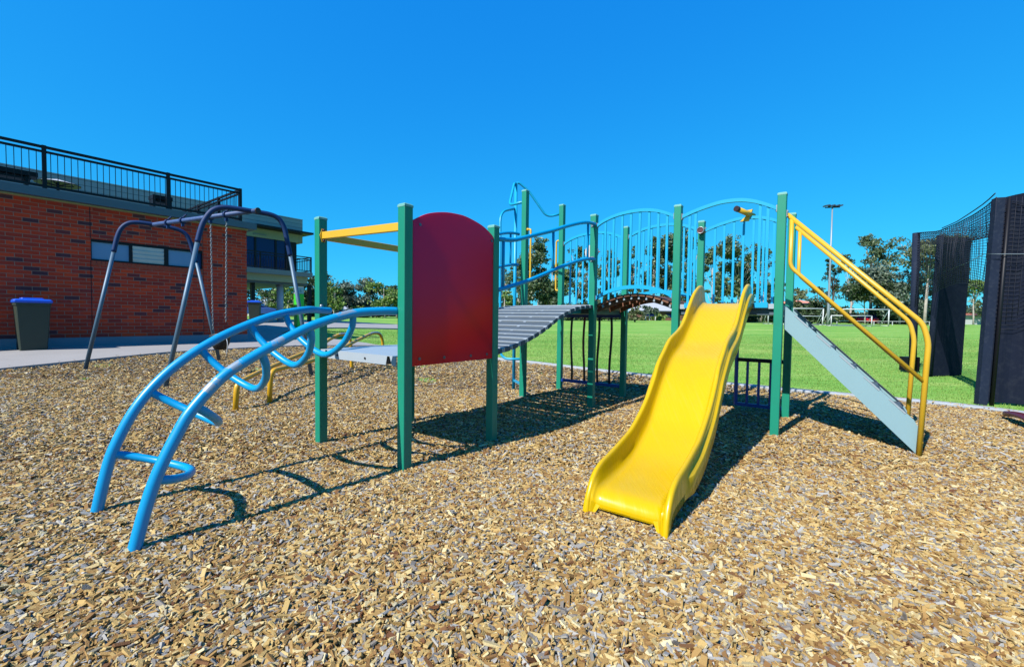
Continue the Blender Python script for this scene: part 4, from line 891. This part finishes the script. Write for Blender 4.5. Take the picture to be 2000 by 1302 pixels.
# ------------------------------------------------------------------ cricket nets on the right
CN = thing('cricket_net', tuple(G(7.2, 7.2)), 'black cricket practice net with navy padded posts and side panels on the grass', 'sports net')
def quad_slab(c, th, m, nm, lab=None):
    """slab with four measured corners (bl, br, tr, tl) and thickness vector"""
    b = MB(); b.prism(c, th); return b.build(nm, m, CN, label=lab)
zn = .03
nb0 = on_z(1911, 786, zn); nt0 = at(1946, 386, nb0[1]); pb0 = on_z(1947, 787, zn); pt0 = at(1971, 384, pb0[1])
rdir = V(1, -.36, 0); rdir /= np.linalg.norm(rdir); bk = V(.36, 1, 0)/np.linalg.norm(V(.36, 1, 0))
quad_slab([nb0-Z*.05, nb0+rdir*.09-Z*.05, nt0+rdir*.09, nt0], bk*.09, 'padpost', 'padded_post')
n1 = nb0+rdir*.07+bk*.105
b = MB(); q = nb0+rdir*.125-bk*.01; b.tube([q-Z*.05, q+(nt0-nb0)], .022, 8); b.build('lacing_pole', 'black', CN)
b = MB(); nn_ = 46; rr = []
H1 = nt0[2]-.02
for i in range(nn_+1):                                # a hung sheet with soft folds
    s = i/nn_*2.1; w = .035*math.sin(s*11)+.02*math.sin(s*23+1)
    lean = (nt0-nb0)*V(1, 1, 0)
    rr.append([n1+rdir*s+bk*w-Z*.0, n1+rdir*s+bk*(w+.02), n1+rdir*s+bk*(w*1.6+.02)+lean+Z*(H1+.15*math.sin(s*1.5)), n1+rdir*s+bk*(w*1.6)+lean+Z*(H1+.15*math.sin(s*1.5))])
b.loft(rr, smooth=False); b.build('side_sheet', 'pad', CN)
fb0 = on_z(1820, 731, .08); fb1 = on_z(1878, 729, .08); ft0 = at(1840, 463, fb0[1]); ft1 = at(1897.5, 464, fb1[1])
quad_slab([fb0-Z*.03, fb1-Z*.03, ft1, ft0], V(.03, .10, 0), 'pad', 'padded_panel', 'narrow navy padded panel farther back')
b = MB(); b.tube([fb0+V(-.05, 0, 0), ft0+V(-.03, 0, .03)], .05, 12); b.build('padded_post', 'padpost', CN)
pp0 = on_z(1782, 726, .08); pp1 = at(1790, 455, pp0[1]); b = MB(); b.tube([pp0-Z*.1, pp1], .062, 12); b.build('corner_pole', 'padpost', CN)
b = MB(); b.box(pp0+V(.16, .25, .14), V(.12, 0, 0), V(0, .1, 0), Z*.14); b.build('weight_box', 'black', CN)
# the net: side wall from pole to near post and a sagging roof over the panels
b = MB(); N1, N2 = 44, 30
sag = [(0, pp1), (.25, at(1832, 452, pp1[1]*.75+nt0[1]*.25)), (.45, at(1866, 438, pp1[1]*.55+nt0[1]*.45)), (.7, at(1901, 420, pp1[1]*.3+nt0[1]*.7)), (.85, at(1925, 404, pp1[1]*.15+nt0[1]*.85)), (1, nt0)]
def top(t): return V(*[np.interp(t, [a for a, _ in sag], [p[i] for _, p in sag]) for i in range(3)])
low = pp1[2]-.08
for i in range(N1+1):
    t = i/N1; a = top(t); zb = 1.35+.35*math.sin(t*3.1)
    b.tube([a, V(a[0]+.05*math.sin(t*9)+random.uniform(-.02, .02), a[1]+random.uniform(-.02, .02), (a[2]+zb)/2), V(a[0], a[1], zb)], .0036, 4)
for k in range(N2+1):
    f = k/N2; pts = []
    for i in range(0, N1+1, 2):
        t = i/N1; a = top(t); zb = 1.35+.35*math.sin(t*3.1); pts.append(V(a[0]+.04*math.sin(t*9)*(1-abs(2*f-1)), a[1], a[2]*(1-f)+zb*f))
    b.tube(pts, .0036 if k else .01, 4)
rf = V(1.25, .55, 0)
def roof(t, f):
    a = top(t); c0 = ft0+(nt0+rdir*1.6-ft0)*t; c0 = V(c0[0]+.2, c0[1]+.2, a[2]+.04-.18*math.sin(math.pi*f)*(1-t*.3)); return a*(1-f)+c0*f-Z*.16*math.sin(math.pi*f)
for i in range(0, 41):
    b.tube([roof(i/40, f) for f in np.linspace(0, 1, 9)], .0036, 4)
for k in range(0, 23):
    b.tube([roof(t, k/22) for t in np.linspace(0, 1, 15)], .0036, 4)
b.tube([V(top(t)[0], top(t)[1], low-.015*math.sin(t*3.1)) for t in np.linspace(.3, .98, 9)], .008, 5)
b.build('net', 'net_black', CN)
b = MB(); b.tube([at(1842, 531, 8.2), at(1870, 521, 7.6), at(1898, 509, 6.6)]+[on_pl(px, 496, n1-bk*.14, rdir) for px in (1922, 1950, 1980, 2020, 2080)], .0045, 5); b.build('net_rope', 'galv', CN)
b = MB(); f1 = n1-bk*.035                             # mesh hanging in front of the near sheet
for i in range(0, 38): s = i*.055; b.tube([f1+rdir*s+(nt0-nb0)*V(1, 1, 0)*k+Z*(k*H1) for k in np.linspace(.35+.12*math.sin(s*3), 1, 5)], .0032, 4)
for k in range(0, 32): z = .36+k*.02; b.tube([f1+rdir*s+(nt0-nb0)*V(1, 1, 0)*z+Z*(z*H1+.02*math.sin(s*2+k*.1)) for s in np.linspace(0, 2.05, 9)], .0032, 4)
b.build('hanging_net', 'net_black', CN)
# maroon curved board end by the kerb
q = on_z(1961, 811, .06); T = thing('curved_board', tuple(q), 'maroon curved board end lying beside the kerb near the net', 'seesaw board')
b = MB(); dr = V(-.5, -.85, 0); dr /= np.linalg.norm(dr); sd = V(.85, -.5, 0)/np.linalg.norm(V(.85, -.5, 0)); rr = []
for t in np.linspace(0, 1, 16):
    s = t*.75; w = .012+.05*min(1, t*3.2)**.6; z = .02+.05*math.sin(t*2.6); c0 = q+dr*s+Z*z
    rr.append([c0+sd*w*math.cos(a)+Z*.03*math.sin(a) for a in np.linspace(0, 2*math.pi, 12, endpoint=False)])
b.loft(rr); b.build('board', 'maroon', T)

# ------------------------------------------------------------------ far field furniture
q = at(1617, 634, 52); q[2] = float(gz(q[0], q[1])); pt = at(1622.5, 404, 52)
FL = thing('floodlight_pole', tuple(q), 'tall thin floodlight pole with a row of dark lamps at its top', 'floodlight')
b = MB(); pt = V(q[0], q[1], pt[2]); b.tube([q, q+Z*2.0, q+(pt-q)*.5, pt], [.16, .15, .105, .07], 12); b.build('mast', 'galv', FL)
b = MB(); b.bar(pt+V(-.85, 0, -.1), pt+V(.85, 0, -.02), .1, .1); b.build('crossarm', 'black', FL)
for dx in (-.68, -.1, .45, .8):
    b = MB(); b.box(pt+V(dx, 0, .12), V(.28, 0, .06), V(0, .25, 0), V(-.02, 0, .07)); b.build('flood_lamp', 'bolt', FL)
def goal(x0p, x1p, ytop0, ytop1, yb0, yb1, D0, D1, r, label, wid=1.0, group=None):
    a, b_ = at(x0p, yb0, D0), at(x1p, yb1, D1); a[2] = float(gz(a[0], a[1])); b_[2] = float(gz(b_[0], b_[1]))
    ta, tb = at(x0p, ytop0, D0), at(x1p, ytop1, D1); h = (ta[2]-a[2]+tb[2]-b_[2])/2
    T = thing('football_goal', tuple((a+b_)/2), label, 'goal', group)
    for p in (a, b_):
        k = MB(); k.tube([p, p+Z*h], r, 8); k.build('upright', 'goal', T)
    k = MB(); k.tube([a+Z*h, b_+Z*h], r, 8); k.build('crossbar', 'goal', T)
    bk_ = V(.15, 1, 0)*wid; k = MB()
    for p in (a, b_): k.tube([p+Z*h, p+bk_], r*.7, 6); k.tube([p+Z*r*.7, p+bk_+Z*r*.7], r*.7, 6)
    k.tube([a+bk_+Z*.06, b_+bk_+Z*.06], r*.7, 6); k.build('back_frame', 'goal', T)
goal(1618, 1735, 603.5, 604.5, 636.5, 638, 55, 54, .07, 'larger white goal frame right of the floodlight pole', 1.6, 'football goals on the field')
goal(1623, 1702, 616, 617, 637, 638, 50, 49.5, .05, 'small white goal standing inside the larger right goal', 1.0, 'football goals on the field')
goal(1500, 1607, 602, 602.5, 634, 635.5, 58, 57, .07, 'larger white goal frame left of the floodlight pole', 1.6, 'football goals on the field')
goal(1520, 1606, 617, 617, 634.5, 636.5, 53, 52.5, .05, 'small white goal standing inside the larger left goal', 1.0, 'football goals on the field')
# low white rail beyond the goals
A_, B_ = at(1618, 626, 62), at(1648, 626, 62); T = thing('field_rail', (A_[0], A_[1], float(gz(A_[0], A_[1]))), 'low white rail fence seen through the right goal', 'fence')
b = MB(); b.bar(A_+V(-4, 0, 0), B_+V(14, 0, 0), .06, .06); b.build('top_rail', 'goal', T)
for k in range(8):
    p = A_+V(-4+k*2.6, 0, 0); b = MB(); b.bar(V(p[0], p[1], float(gz(p[0], p[1]))-.1), p, .07, .07); b.build('rail_post', 'goal', T)

def car(px, D, yaw, m, label, sc=1.):
    q = at(px, 630, D); q[2] = float(gz(q[0], q[1])); T = thing('parked_car', tuple(q), label, 'car', 'cars parked beyond the field')
    ax, ay = V(math.cos(yaw), math.sin(yaw), 0), V(-math.sin(yaw), math.cos(yaw), 0)
    def W(x, y, z): return q+ax*x*sc+ay*y*sc+Z*z*sc
    side = [(-2.1, .35), (-2.15, .75), (-1.95, .92), (-1.0, .98), (1.2, .98), (2.0, .85), (2.15, .6), (2.1, .3)]
    b = MB(); b.prism([W(x, -.86, z) for x, z in side], ay*1.72*sc); b.build('body', m, T, bevel=.06)
    cab = [(-1.75, .981), (-1.25, 1.42), (.15, 1.47), (1.15, .981)]
    b = MB(); b.loft([[W(x*k, y, z) for x, z in cab] for y, k in ((-.80, 1), (.80, 1))], smooth=False); b.build('window_glass', 'glassdark', T, bevel=.03)
    b = MB(); b.prism([W(x, -.66, z) for x, z in ((-1.28, 1.425), (.18, 1.475), (.15, 1.49), (-1.25, 1.445))], ay*1.32*sc); b.build('roof', m, T)
    for x in (-1.3, 1.3):
        for y in (-.82, .66):
            b = MB(); b.tube([W(x, y, .31), W(x, y+.17, .31)], .31*sc, 16); b.build('wheel', 'tyre', T)
    for y in (-.62, .62):
        b = MB(); b.box(W(-2.16, y, .78), ax*.02, ay*.16, Z*.07); b.build('tail_lamp', 'lampred', T)
    return T
car(1690, 74, math.radians(80), 'carred', 'bright red car parked under the trees beyond the right goal')
car(1604, 68, math.radians(30), 'carblue', 'dark car parked behind the floodlight pole')
car(655, 62, math.radians(10), 'carblue', 'navy car parked before the trees left of the red panel')
car(500, 45, math.radians(15), 'carblue', 'navy car seen beneath the upper storey beside the brick corner')
car(570, 60, math.radians(5), 'carwhite', 'white car seen between the column and the green totem')

def house(px0, px1, ybase, yeave, yridge, D, m_wall, m_roof, label, hip=.5, dep=8., win=True):
    a, b_ = at(px0, ybase, D), at(px1, ybase, D); g = float(gz(a[0], a[1])); w = b_[0]-a[0]
    ze = at((px0+px1)/2, yeave, D)[2]; zr = at((px0+px1)/2, yridge, D+dep/2)[2]; x0, x1, y0, y1 = a[0], b_[0], D, D+dep
    T = thing('house', ((x0+x1)/2, D+dep/2, g), label, 'house')
    k = MB(); k.box(V((x0+x1)/2, D+dep/2, (g-.3+ze)/2), V(w/2, 0, 0), V(0, dep/2, 0), Z*(ze-g+.3)/2); k.build('wall', m_wall, T)
    o = .5; h = w*hip*.5
    k = MB(); k.add([V(x0-o, y0-o, ze), V(x1+o, y0-o, ze), V(x1+o, y1+o, ze), V(x0-o, y1+o, ze), V(x0+h, (y0+y1)/2, zr), V(x1-h, (y0+y1)/2, zr)], [(0, 1, 5, 4), (1, 2, 5), (2, 3, 4, 5), (3, 0, 4), (0, 3, 2, 1)]); k.build('roof', m_roof, T)
    k = MB(); k.box(V((x0+x1)/2, y0-o-.02, ze-.06), V(w/2+o, 0, 0), V(0, .03, 0), Z*.08); k.build('gutter', 'fascia', T)
    if win:
        for f in (.22, .62):
            k = MB(); k.box(V(x0+w*f, y0-.02, g+(ze-g)*.55), V(w*.08, 0, 0), V(0, .03, 0), Z*(ze-g)*.22); k.build('window', 'glassdark', T)
    return T
house(1248, 1345, 625, 607, 589, 88, 'brickhouse', 'roofwhite', 'low brick house with pale hipped roof beyond the field, left of the slide', .5)
house(1880, 1960, 641, 616, 612, 92, 'white', 'orange', 'long white wall building with orange edge seen between the two net panels', .1, 6, False)
house(1760, 1835, 637, 612, 606, 96, 'white', 'roofwhite', 'white building behind the flat topped tree near the corner pole', .3, 8, True)
house(664, 700, 612, 604, 594, 84, 'white', 'roofwhite', 'small white house among the trees left of the red panel', .4, 8)
house(476, 522, 612, 598, 585, 60, 'white', 'roofwhite', 'pale house seen beneath the clubhouse upper storey', .2, 8)
house(1552, 1590, 632, 592, 586, 110, 'brickhouse', 'roofred', 'house with terracotta roof behind the left goal', .4, 8)

# ------------------------------------------------------------------ trees
def tree(px, D, ytop, wpx, m, label, trunk=.32, kind='round', seed=0, nclump=26, dens=1., bark='bark', hgt=None, nm='tree', leaf=None, group='trees beyond the field'):
    rg = np.random.default_rng(seed+int(px)*7); q = at(px, 620, D); q[2] = float(gz(q[0], q[1])); tp = at(px, ytop, D); Ht = tp[2]-q[2]; W = wpx/FPX*D
    T = thing(nm, tuple(q), label, 'tree' if nm != 'shrub' else 'shrub', group)
    zb = Ht*trunk; cl = []
    nl = 6 if kind == 'tall' else 5                 # a few uneven lobes give each crown its own outline
    lobes = []
    for i in range(nl):
        f = (i+.6)/nl*.92+rg.uniform(-.06, .06); wr = .30+.62*math.sin(math.pi*(.15+.72*f)); a = rg.uniform(0, 2*math.pi) if i else 0
        lobes.append((.5*wr*math.cos(a)*rg.uniform(.35, .95), .5*wr*math.sin(a)*rg.uniform(.3, .9), min(f, .88), rg.uniform(.11, .2)))
    for i in range(int(nclump*1.35)):
        if kind in ('round', 'tall') and nm == 'tree' and i % 6:
            lx, ly, lf, lr = lobes[int(rg.integers(0, nl))]
            x, y, f = lx+rg.normal(0, lr*.62), ly+rg.normal(0, lr*.62), float(np.clip(lf+rg.normal(0, .085), 0, 1)); r = W*rg.uniform(.07, .17)
            cl.append((q+V(x*W, y*W*.9, zb+(Ht-zb-r*.7)*f), r)); continue
        for _ in range(60):
            x, y = rg.uniform(-.5, .5, 2); f = rg.random()
            if kind == 'round': wr = .35+.65*math.sin(math.pi*(.12+.8*f))
            elif kind == 'tall': wr = .5+.5*math.sin(math.pi*(.1+.8*f))
            elif kind == 'flat': wr = .25+.75*f**.6; f = .25+.75*f**.55
            elif kind == 'cone': wr = 1.05-.85*f
            if math.hypot(x, y)*2 < wr: break
        r = W*rg.uniform(.075, .22)*(1 if kind != 'flat' else .9)
        cl.append((q+V(x*(W-r), y*(W-r)*.9, zb+(Ht-zb-r*.7)*f), r))
    b = MB(); tr0 = max(.10, Ht*.014)
    bend = rg.uniform(-.04, .04)*Ht
    tt = q+V(bend, 0, max(zb*1.15, Ht*.45)); b.tube([q-Z*.2, q+V(bend*.3, 0, (tt-q)[2]*.4), tt, q+V(bend*1.2, 0, Ht*.8)], [tr0*1.3, tr0, tr0*.75, tr0*.2], 8)
    for c0, r in cl[:14]:
        s = q+V(bend*.6, 0, min((c0-q)[2]*.62, Ht*.6)); mid_ = (s+c0)/2+V(0, 0, -.06*Ht*rg.random())
        b.tube([s, mid_, c0], [tr0*.42, tr0*.28, tr0*.08], 5)
    b.build('trunk', bark, T)
    ls = leaf or .0026*D+.03
    VS = []
    for c0, r in cl:
        n = int(dens*5.2*(r/ls)**2*(.85 if kind == 'flat' else 1)); n = min(max(n, 40), 1500)
        d = rg.normal(size=(n, 3)); d /= np.linalg.norm(d, axis=1)[:, None]; rad = r*rg.random(n)**.45*rg.uniform(.75, 1.25, n)
        sq = V(1.15, 1.15, .62 if kind != 'tall' else .85)
        if kind == 'flat': sq = V(1.5, 1.3, .42)
        c = c0+d*rad[:, None]*sq*rg.uniform(.7, 1.25, 3)+rg.normal(0, r*.10, (n, 3))
        a = rg.normal(size=(n, 3)); a /= np.linalg.norm(a, axis=1)[:, None]; bb = np.cross(a, rg.normal(size=(n, 3))); bb /= np.linalg.norm(bb, axis=1)[:, None]
        s1 = ls*rg.uniform(.7, 1.5, n)[:, None]; s2 = ls*rg.uniform(.35, .7, n)[:, None]
        VS.append(np.stack([c-a*s1, c+bb*s2, c+a*s1, c-bb*s2], 1).reshape(-1, 3))
    vs = np.concatenate(VS); np_mesh('crown', vs, np.arange(len(vs)).reshape(-1, 4), m, parent=T)
    return T
# behind the clubhouse and left of the panel
tree(478, 58, 545, 70, 'gumblue', 'grey green gum tree behind the columns, nearest the brick corner', .2, seed=1)
tree(520, 55, 552, 72, 'gum', 'gum tree with pale branches seen left of the white column', .25, seed=2, bark='bark')
tree(562, 52, 548, 60, 'bright', 'bright green tree between the white column and the totem', .15, seed=3)
tree(592, 58, 545, 46, 'dark', 'dark tree behind the green totem', .15, seed=4, bark='barkdark')
tree(632, 62, 527, 88, 'dark', 'tall dark rounded tree beside the first green post', .12, seed=5, bark='barkdark', nclump=34)
tree(652, 58, 545, 50, 'bright', 'lighter green tree in front of the dark rounded tree', .15, seed=6)
tree(692, 66, 540, 80, 'gumblue', 'grey green gum tree in the middle of the left group', .2, seed=7, nclump=34)
tree(728, 70, 552, 40, 'dark', 'narrow dark tree between the grey gum and the broad green tree', .15, 'tall', seed=8, bark='barkdark')
tree(752, 62, 548, 76, 'bright', 'broad mid green tree just left of the second green post', .2, seed=9, nclump=34)
tree(775, 68, 553, 60, 'gum', 'olive gum tree partly behind the second green post', .2, seed=10)
tree(612, 66, 560, 60, 'gum', 'gum tree low behind the first green post', .1, seed=11)
# centre
tree(984, 50, 568, 46, 'bright', 'small bright bushy tree left of the tall blue pole', .08, seed=12)
tree(984, 84, 520, 40, 'gumblue', 'thin pale gum showing left of the tall blue pole', .3, 'tall', seed=13, dens=.5, nclump=14)
tree(1012, 78, 505, 60, 'gum', 'gum tree directly behind the tall blue pole', .2, seed=14)
tree(1050, 68, 466, 92, 'gum', 'tall spreading gum with pale trunk between the two tallest posts', .16, seed=15, nclump=64, dens=1.4)
tree(1082, 76, 500, 60, 'bright', 'lighter gum behind the second tallest post', .2, seed=16, nclump=40, dens=1.4)
tree(1126, 74, 474, 44, 'gum', 'upright narrow gum behind the low rear barrier', .22, 'tall', seed=17, nclump=40, dens=1.4)
tree(1150, 80, 505, 40, 'gumblue', 'thin pale gum behind the white play disc', .25, 'tall', seed=18, dens=.7)
tree(1188, 72, 488, 52, 'gum', 'dark gum behind the left end of the arched bridge', .2, 'tall', seed=19, nclump=40, dens=1.4)
tree(1232, 100, 482, 42, 'gum', 'narrow gum behind the post in the middle of the arched bridge', .2, 'tall', seed=20, nclump=40, dens=1.4)
tree(1276, 100, 446, 62, 'gum', 'very tall dense gum behind the right half of the arched bridge', .15, 'tall', seed=21, nclump=64, dens=1.5)
tree(1322, 100, 438, 66, 'gum', 'tallest gum of the row, behind the post beside the slide', .15, 'tall', seed=22, nclump=64, dens=1.5)
tree(1352, 100, 470, 44, 'gumblue', 'pale gum between the two posts above the slide', .2, 'tall', seed=23, dens=.7)
tree(1392, 72, 482, 46, 'gum', 'gum left of centre behind the slide platform railing', .25, seed=24, nclump=40, dens=1.4)
tree(1438, 66, 462, 104, 'gum', 'broad rounded gum centred behind the slide platform railing', .36, seed=25, nclump=54, dens=1.15)
tree(1486, 78, 492, 42, 'gumblue', 'pale gum at the right of the slide platform railing', .3, 'tall', seed=26, dens=.8)
tree(1512, 70, 532, 46, 'gum', 'small gum just left of the tall post by the stairs', .1, seed=27)
tree(1556, 82, 560, 50, 'olive', 'low olive tree just right of the tall post by the stairs', .1, seed=28)
# right
tree(1598, 62, 548, 60, 'dark', 'dark cone shaped tree in front of the floodlight pole', .08, 'cone', seed=29, bark='barkdark', nclump=34)
tree(1622, 78, 500, 36, 'dark', 'dark gum just behind the floodlight mast', .35, 'tall', seed=30, bark='barkdark', nclump=14)
tree(1660, 80, 494, 62, 'gum', 'gum tree right of the floodlight pole', .35, seed=31)
tree(1700, 76, 450, 82, 'gum', 'tall clumpy gum standing highest to the right of the floodlight pole', .42, 'round', seed=32, nclump=24, dens=1.)
tree(1690, 72, 545, 110, 'dark', 'dark leafy tree shading the red car', .3, 'flat', seed=33, bark='bark', nclump=34)
tree(1730, 78, 540, 80, 'gum', 'dense tree below the tall clumpy gum', .15, seed=34)
tree(1757, 70, 515, 110, 'gumblue', 'broad grey green tree with pale crooked branches left of the corner pole', .22, seed=35, nclump=34, dens=.9)
tree(1806, 66, 458, 130, 'olive', 'flat topped spreading tree behind the corner pole', .5, 'flat', seed=36, nclump=22, dens=.75)
tree(1800, 72, 540, 90, 'gumblue', 'grey green tree beneath the flat topped tree', .15, seed=37, dens=.8)
tree(1868, 60, 512, 60, 'gum', 'gum tree hidden mostly by the farther net panel', .4, seed=38)
tree(1902, 80, 543, 58, 'bright', 'bright green layered tree seen between the two net panels', .35, 'flat', seed=39, bark='bark', nclump=16)
tree(1925, 90, 548, 50, 'gum', 'gum tree beside the near net post', .2, seed=40)
# low shrubs along the far edge
sh = [(1000, 62, 596, 60, 'dark'), (1040, 64, 598, 60, 'gum'), (1100, 66, 590, 70, 'dark'), (1150, 70, 594, 70, 'gum'), (1195, 68, 592, 60, 'dark'), (1240, 60, 592, 34, 'olive'), (1290, 82, 612, 34, 'bright'), (1262, 84, 616, 26, 'olive'), (1360, 74, 595, 50, 'dark'), (1410, 78, 600, 60, 'gumblue'), (1460, 76, 598, 60, 'dark'), (1510, 78, 600, 60, 'dark'), (1540, 74, 606, 40, 'gum'), (1580, 80, 600, 60, 'olive'), (1640, 78, 600, 60, 'dark'), (1720, 74, 598, 60, 'dark'), (1760, 80, 602, 70, 'dark'), (1815, 82, 608, 40, 'gum'), (690, 60, 592, 60, 'bright'), (735, 64, 594, 70, 'dark'), (620, 60, 590, 60, 'dark'), (540, 50, 588, 40, 'bright'), (512, 48, 592, 30, 'olive')]
wh = {'dark': 'dark green', 'gum': 'dull green', 'olive': 'yellowish', 'bright': 'bright green', 'gumblue': 'grey green'}
near_ = {1000: 'left of the ramp top', 1040: 'between the tallest posts', 1100: 'above the ramp top', 1150: 'left of the arched bridge', 1195: 'under the left end of the arched bridge', 1240: 'left of the pale roofed house', 1290: 'in front of the pale roofed house', 1262: 'at the left corner of the pale roofed house', 1360: 'behind the left slide rim', 1410: 'behind the slide top', 1460: 'behind the right slide rim', 1510: 'left of the stairs', 1540: 'behind the tall stair post', 1580: 'behind the left goal', 1640: 'behind the right goal', 1720: 'beside the red car', 1760: 'left of the white building', 1815: 'right of the corner pole', 690: 'under the grey gum', 735: 'under the narrow dark tree', 620: 'behind the first green post', 540: 'beside the white column', 512: 'by the pale house under the clubhouse', 780: 'behind the second green post', 850: 'behind the red panel, left half', 930: 'behind the red panel, right half'}
for i, (px, D, yt, w, m) in enumerate(sh):
    tree(px, D, yt, w, m, wh[m]+' shrub '+near_[px], .02, 'round', seed=100+i, nclump=12, nm='shrub', dens=1.2, bark='barkdark', group='shrubs along the far edge of the field')
# the far wood closing the view: one mass of low foliage
n = 70000; yy = RNG.uniform(104, 132, n); xx = yy*RNG.uniform(-1.25, 1.3, n)
hh = 2.6+1.3*np.sin(xx*.11+1)+1.0*np.sin(xx*.31+2)+.8*np.sin(xx*.73); zz = gz(xx, yy)+np.maximum(hh, 1.2)*RNG.random(n)**.8
c_ = np.stack([xx, yy, zz], -1); a = RNG.normal(size=(n, 3)); a /= np.linalg.norm(a, axis=1)[:, None]; bb = np.cross(a, RNG.normal(size=(n, 3))); bb /= np.linalg.norm(bb, axis=1)[:, None]
s1 = .5*RNG.uniform(.7, 1.5, n)[:, None]; vs = np.stack([c_-a*s1, c_+bb*s1*.5, c_+a*s1, c_-bb*s1*.5], 1).reshape(-1, 3)
np_mesh('far_wood', vs, np.arange(len(vs)).reshape(-1, 4), 'dark', kind='stuff')
# white slender saplings before the pale roofed house
for k, px in enumerate((1261, 1269, 1280)):
    tree(px, 80, 596+k*2, 18, 'gumblue', ('left', 'middle', 'right')[k]+' of three slender white stemmed saplings before the pale roofed house', .4, 'tall', seed=150+k, nclump=8, dens=.5, bark='white', nm='sapling', group='white stemmed saplings')

# ------------------------------------------------------------------ light
SAZ, SEL = math.radians(45.0), math.radians(44.0)        # the way the light travels, from +Y towards +X; its height
Ld = V(math.sin(SAZ)*math.cos(SEL), math.cos(SAZ)*math.cos(SEL), -math.sin(SEL))
sun = bpy.data.lights.new('sun', 'SUN'); sun.energy = 5.0; sun.angle = math.radians(.53); sun.color = (1, .955, .88)
so = bpy.data.objects.new('sun', sun); COL.objects.link(so); so.rotation_euler = Vector(Ld).to_track_quat('-Z', 'Y').to_euler()
w = bpy.data.worlds.new('World'); S.world = w; w.use_nodes = True; n = w.node_tree; bg = n.nodes['Background']
sky = n.nodes.new('ShaderNodeTexSky'); sky.sky_type = 'NISHITA'; sky.sun_disc = False; sky.sun_elevation = SEL
sky.sun_rotation = math.atan2(-Ld[0], -Ld[1])
sky.air_density = 1.0; sky.dust_density = .2; sky.ozone_density = 3.0; sky.altitude = 50
# deep polarised blue: the sky's channels graded one by one
SKYK = 1.0/1.74
sp = n.nodes.new('ShaderNodeSeparateColor'); n.links.new(sky.outputs[0], sp.inputs[0]); cb = n.nodes.new('ShaderNodeCombineColor')
for i, (k, g) in enumerate(((.105, 1.2), (2.05, .62), (6.5, .25))):
    pw = n.nodes.new('ShaderNodeMath'); pw.operation = 'POWER'; pw.inputs[1].default_value = g; n.links.new(sp.outputs[i], pw.inputs[0])
    ml = n.nodes.new('ShaderNodeMath'); ml.operation = 'MULTIPLY'; ml.inputs[1].default_value = k*SKYK; n.links.new(pw.outputs[0], ml.inputs[0]); n.links.new(ml.outputs[0], cb.inputs[i])
n.links.new(cb.outputs[0], bg.inputs['Color']); bg.inputs['Strength'].default_value = .10
S.render.engine = 'CYCLES'
S.view_settings.view_transform = 'Standard'; S.view_settings.look = 'None'; S.view_settings.gamma = 1; S.view_settings.exposure = .8
S.render.resolution_x, S.render.resolution_y = 1024, 666
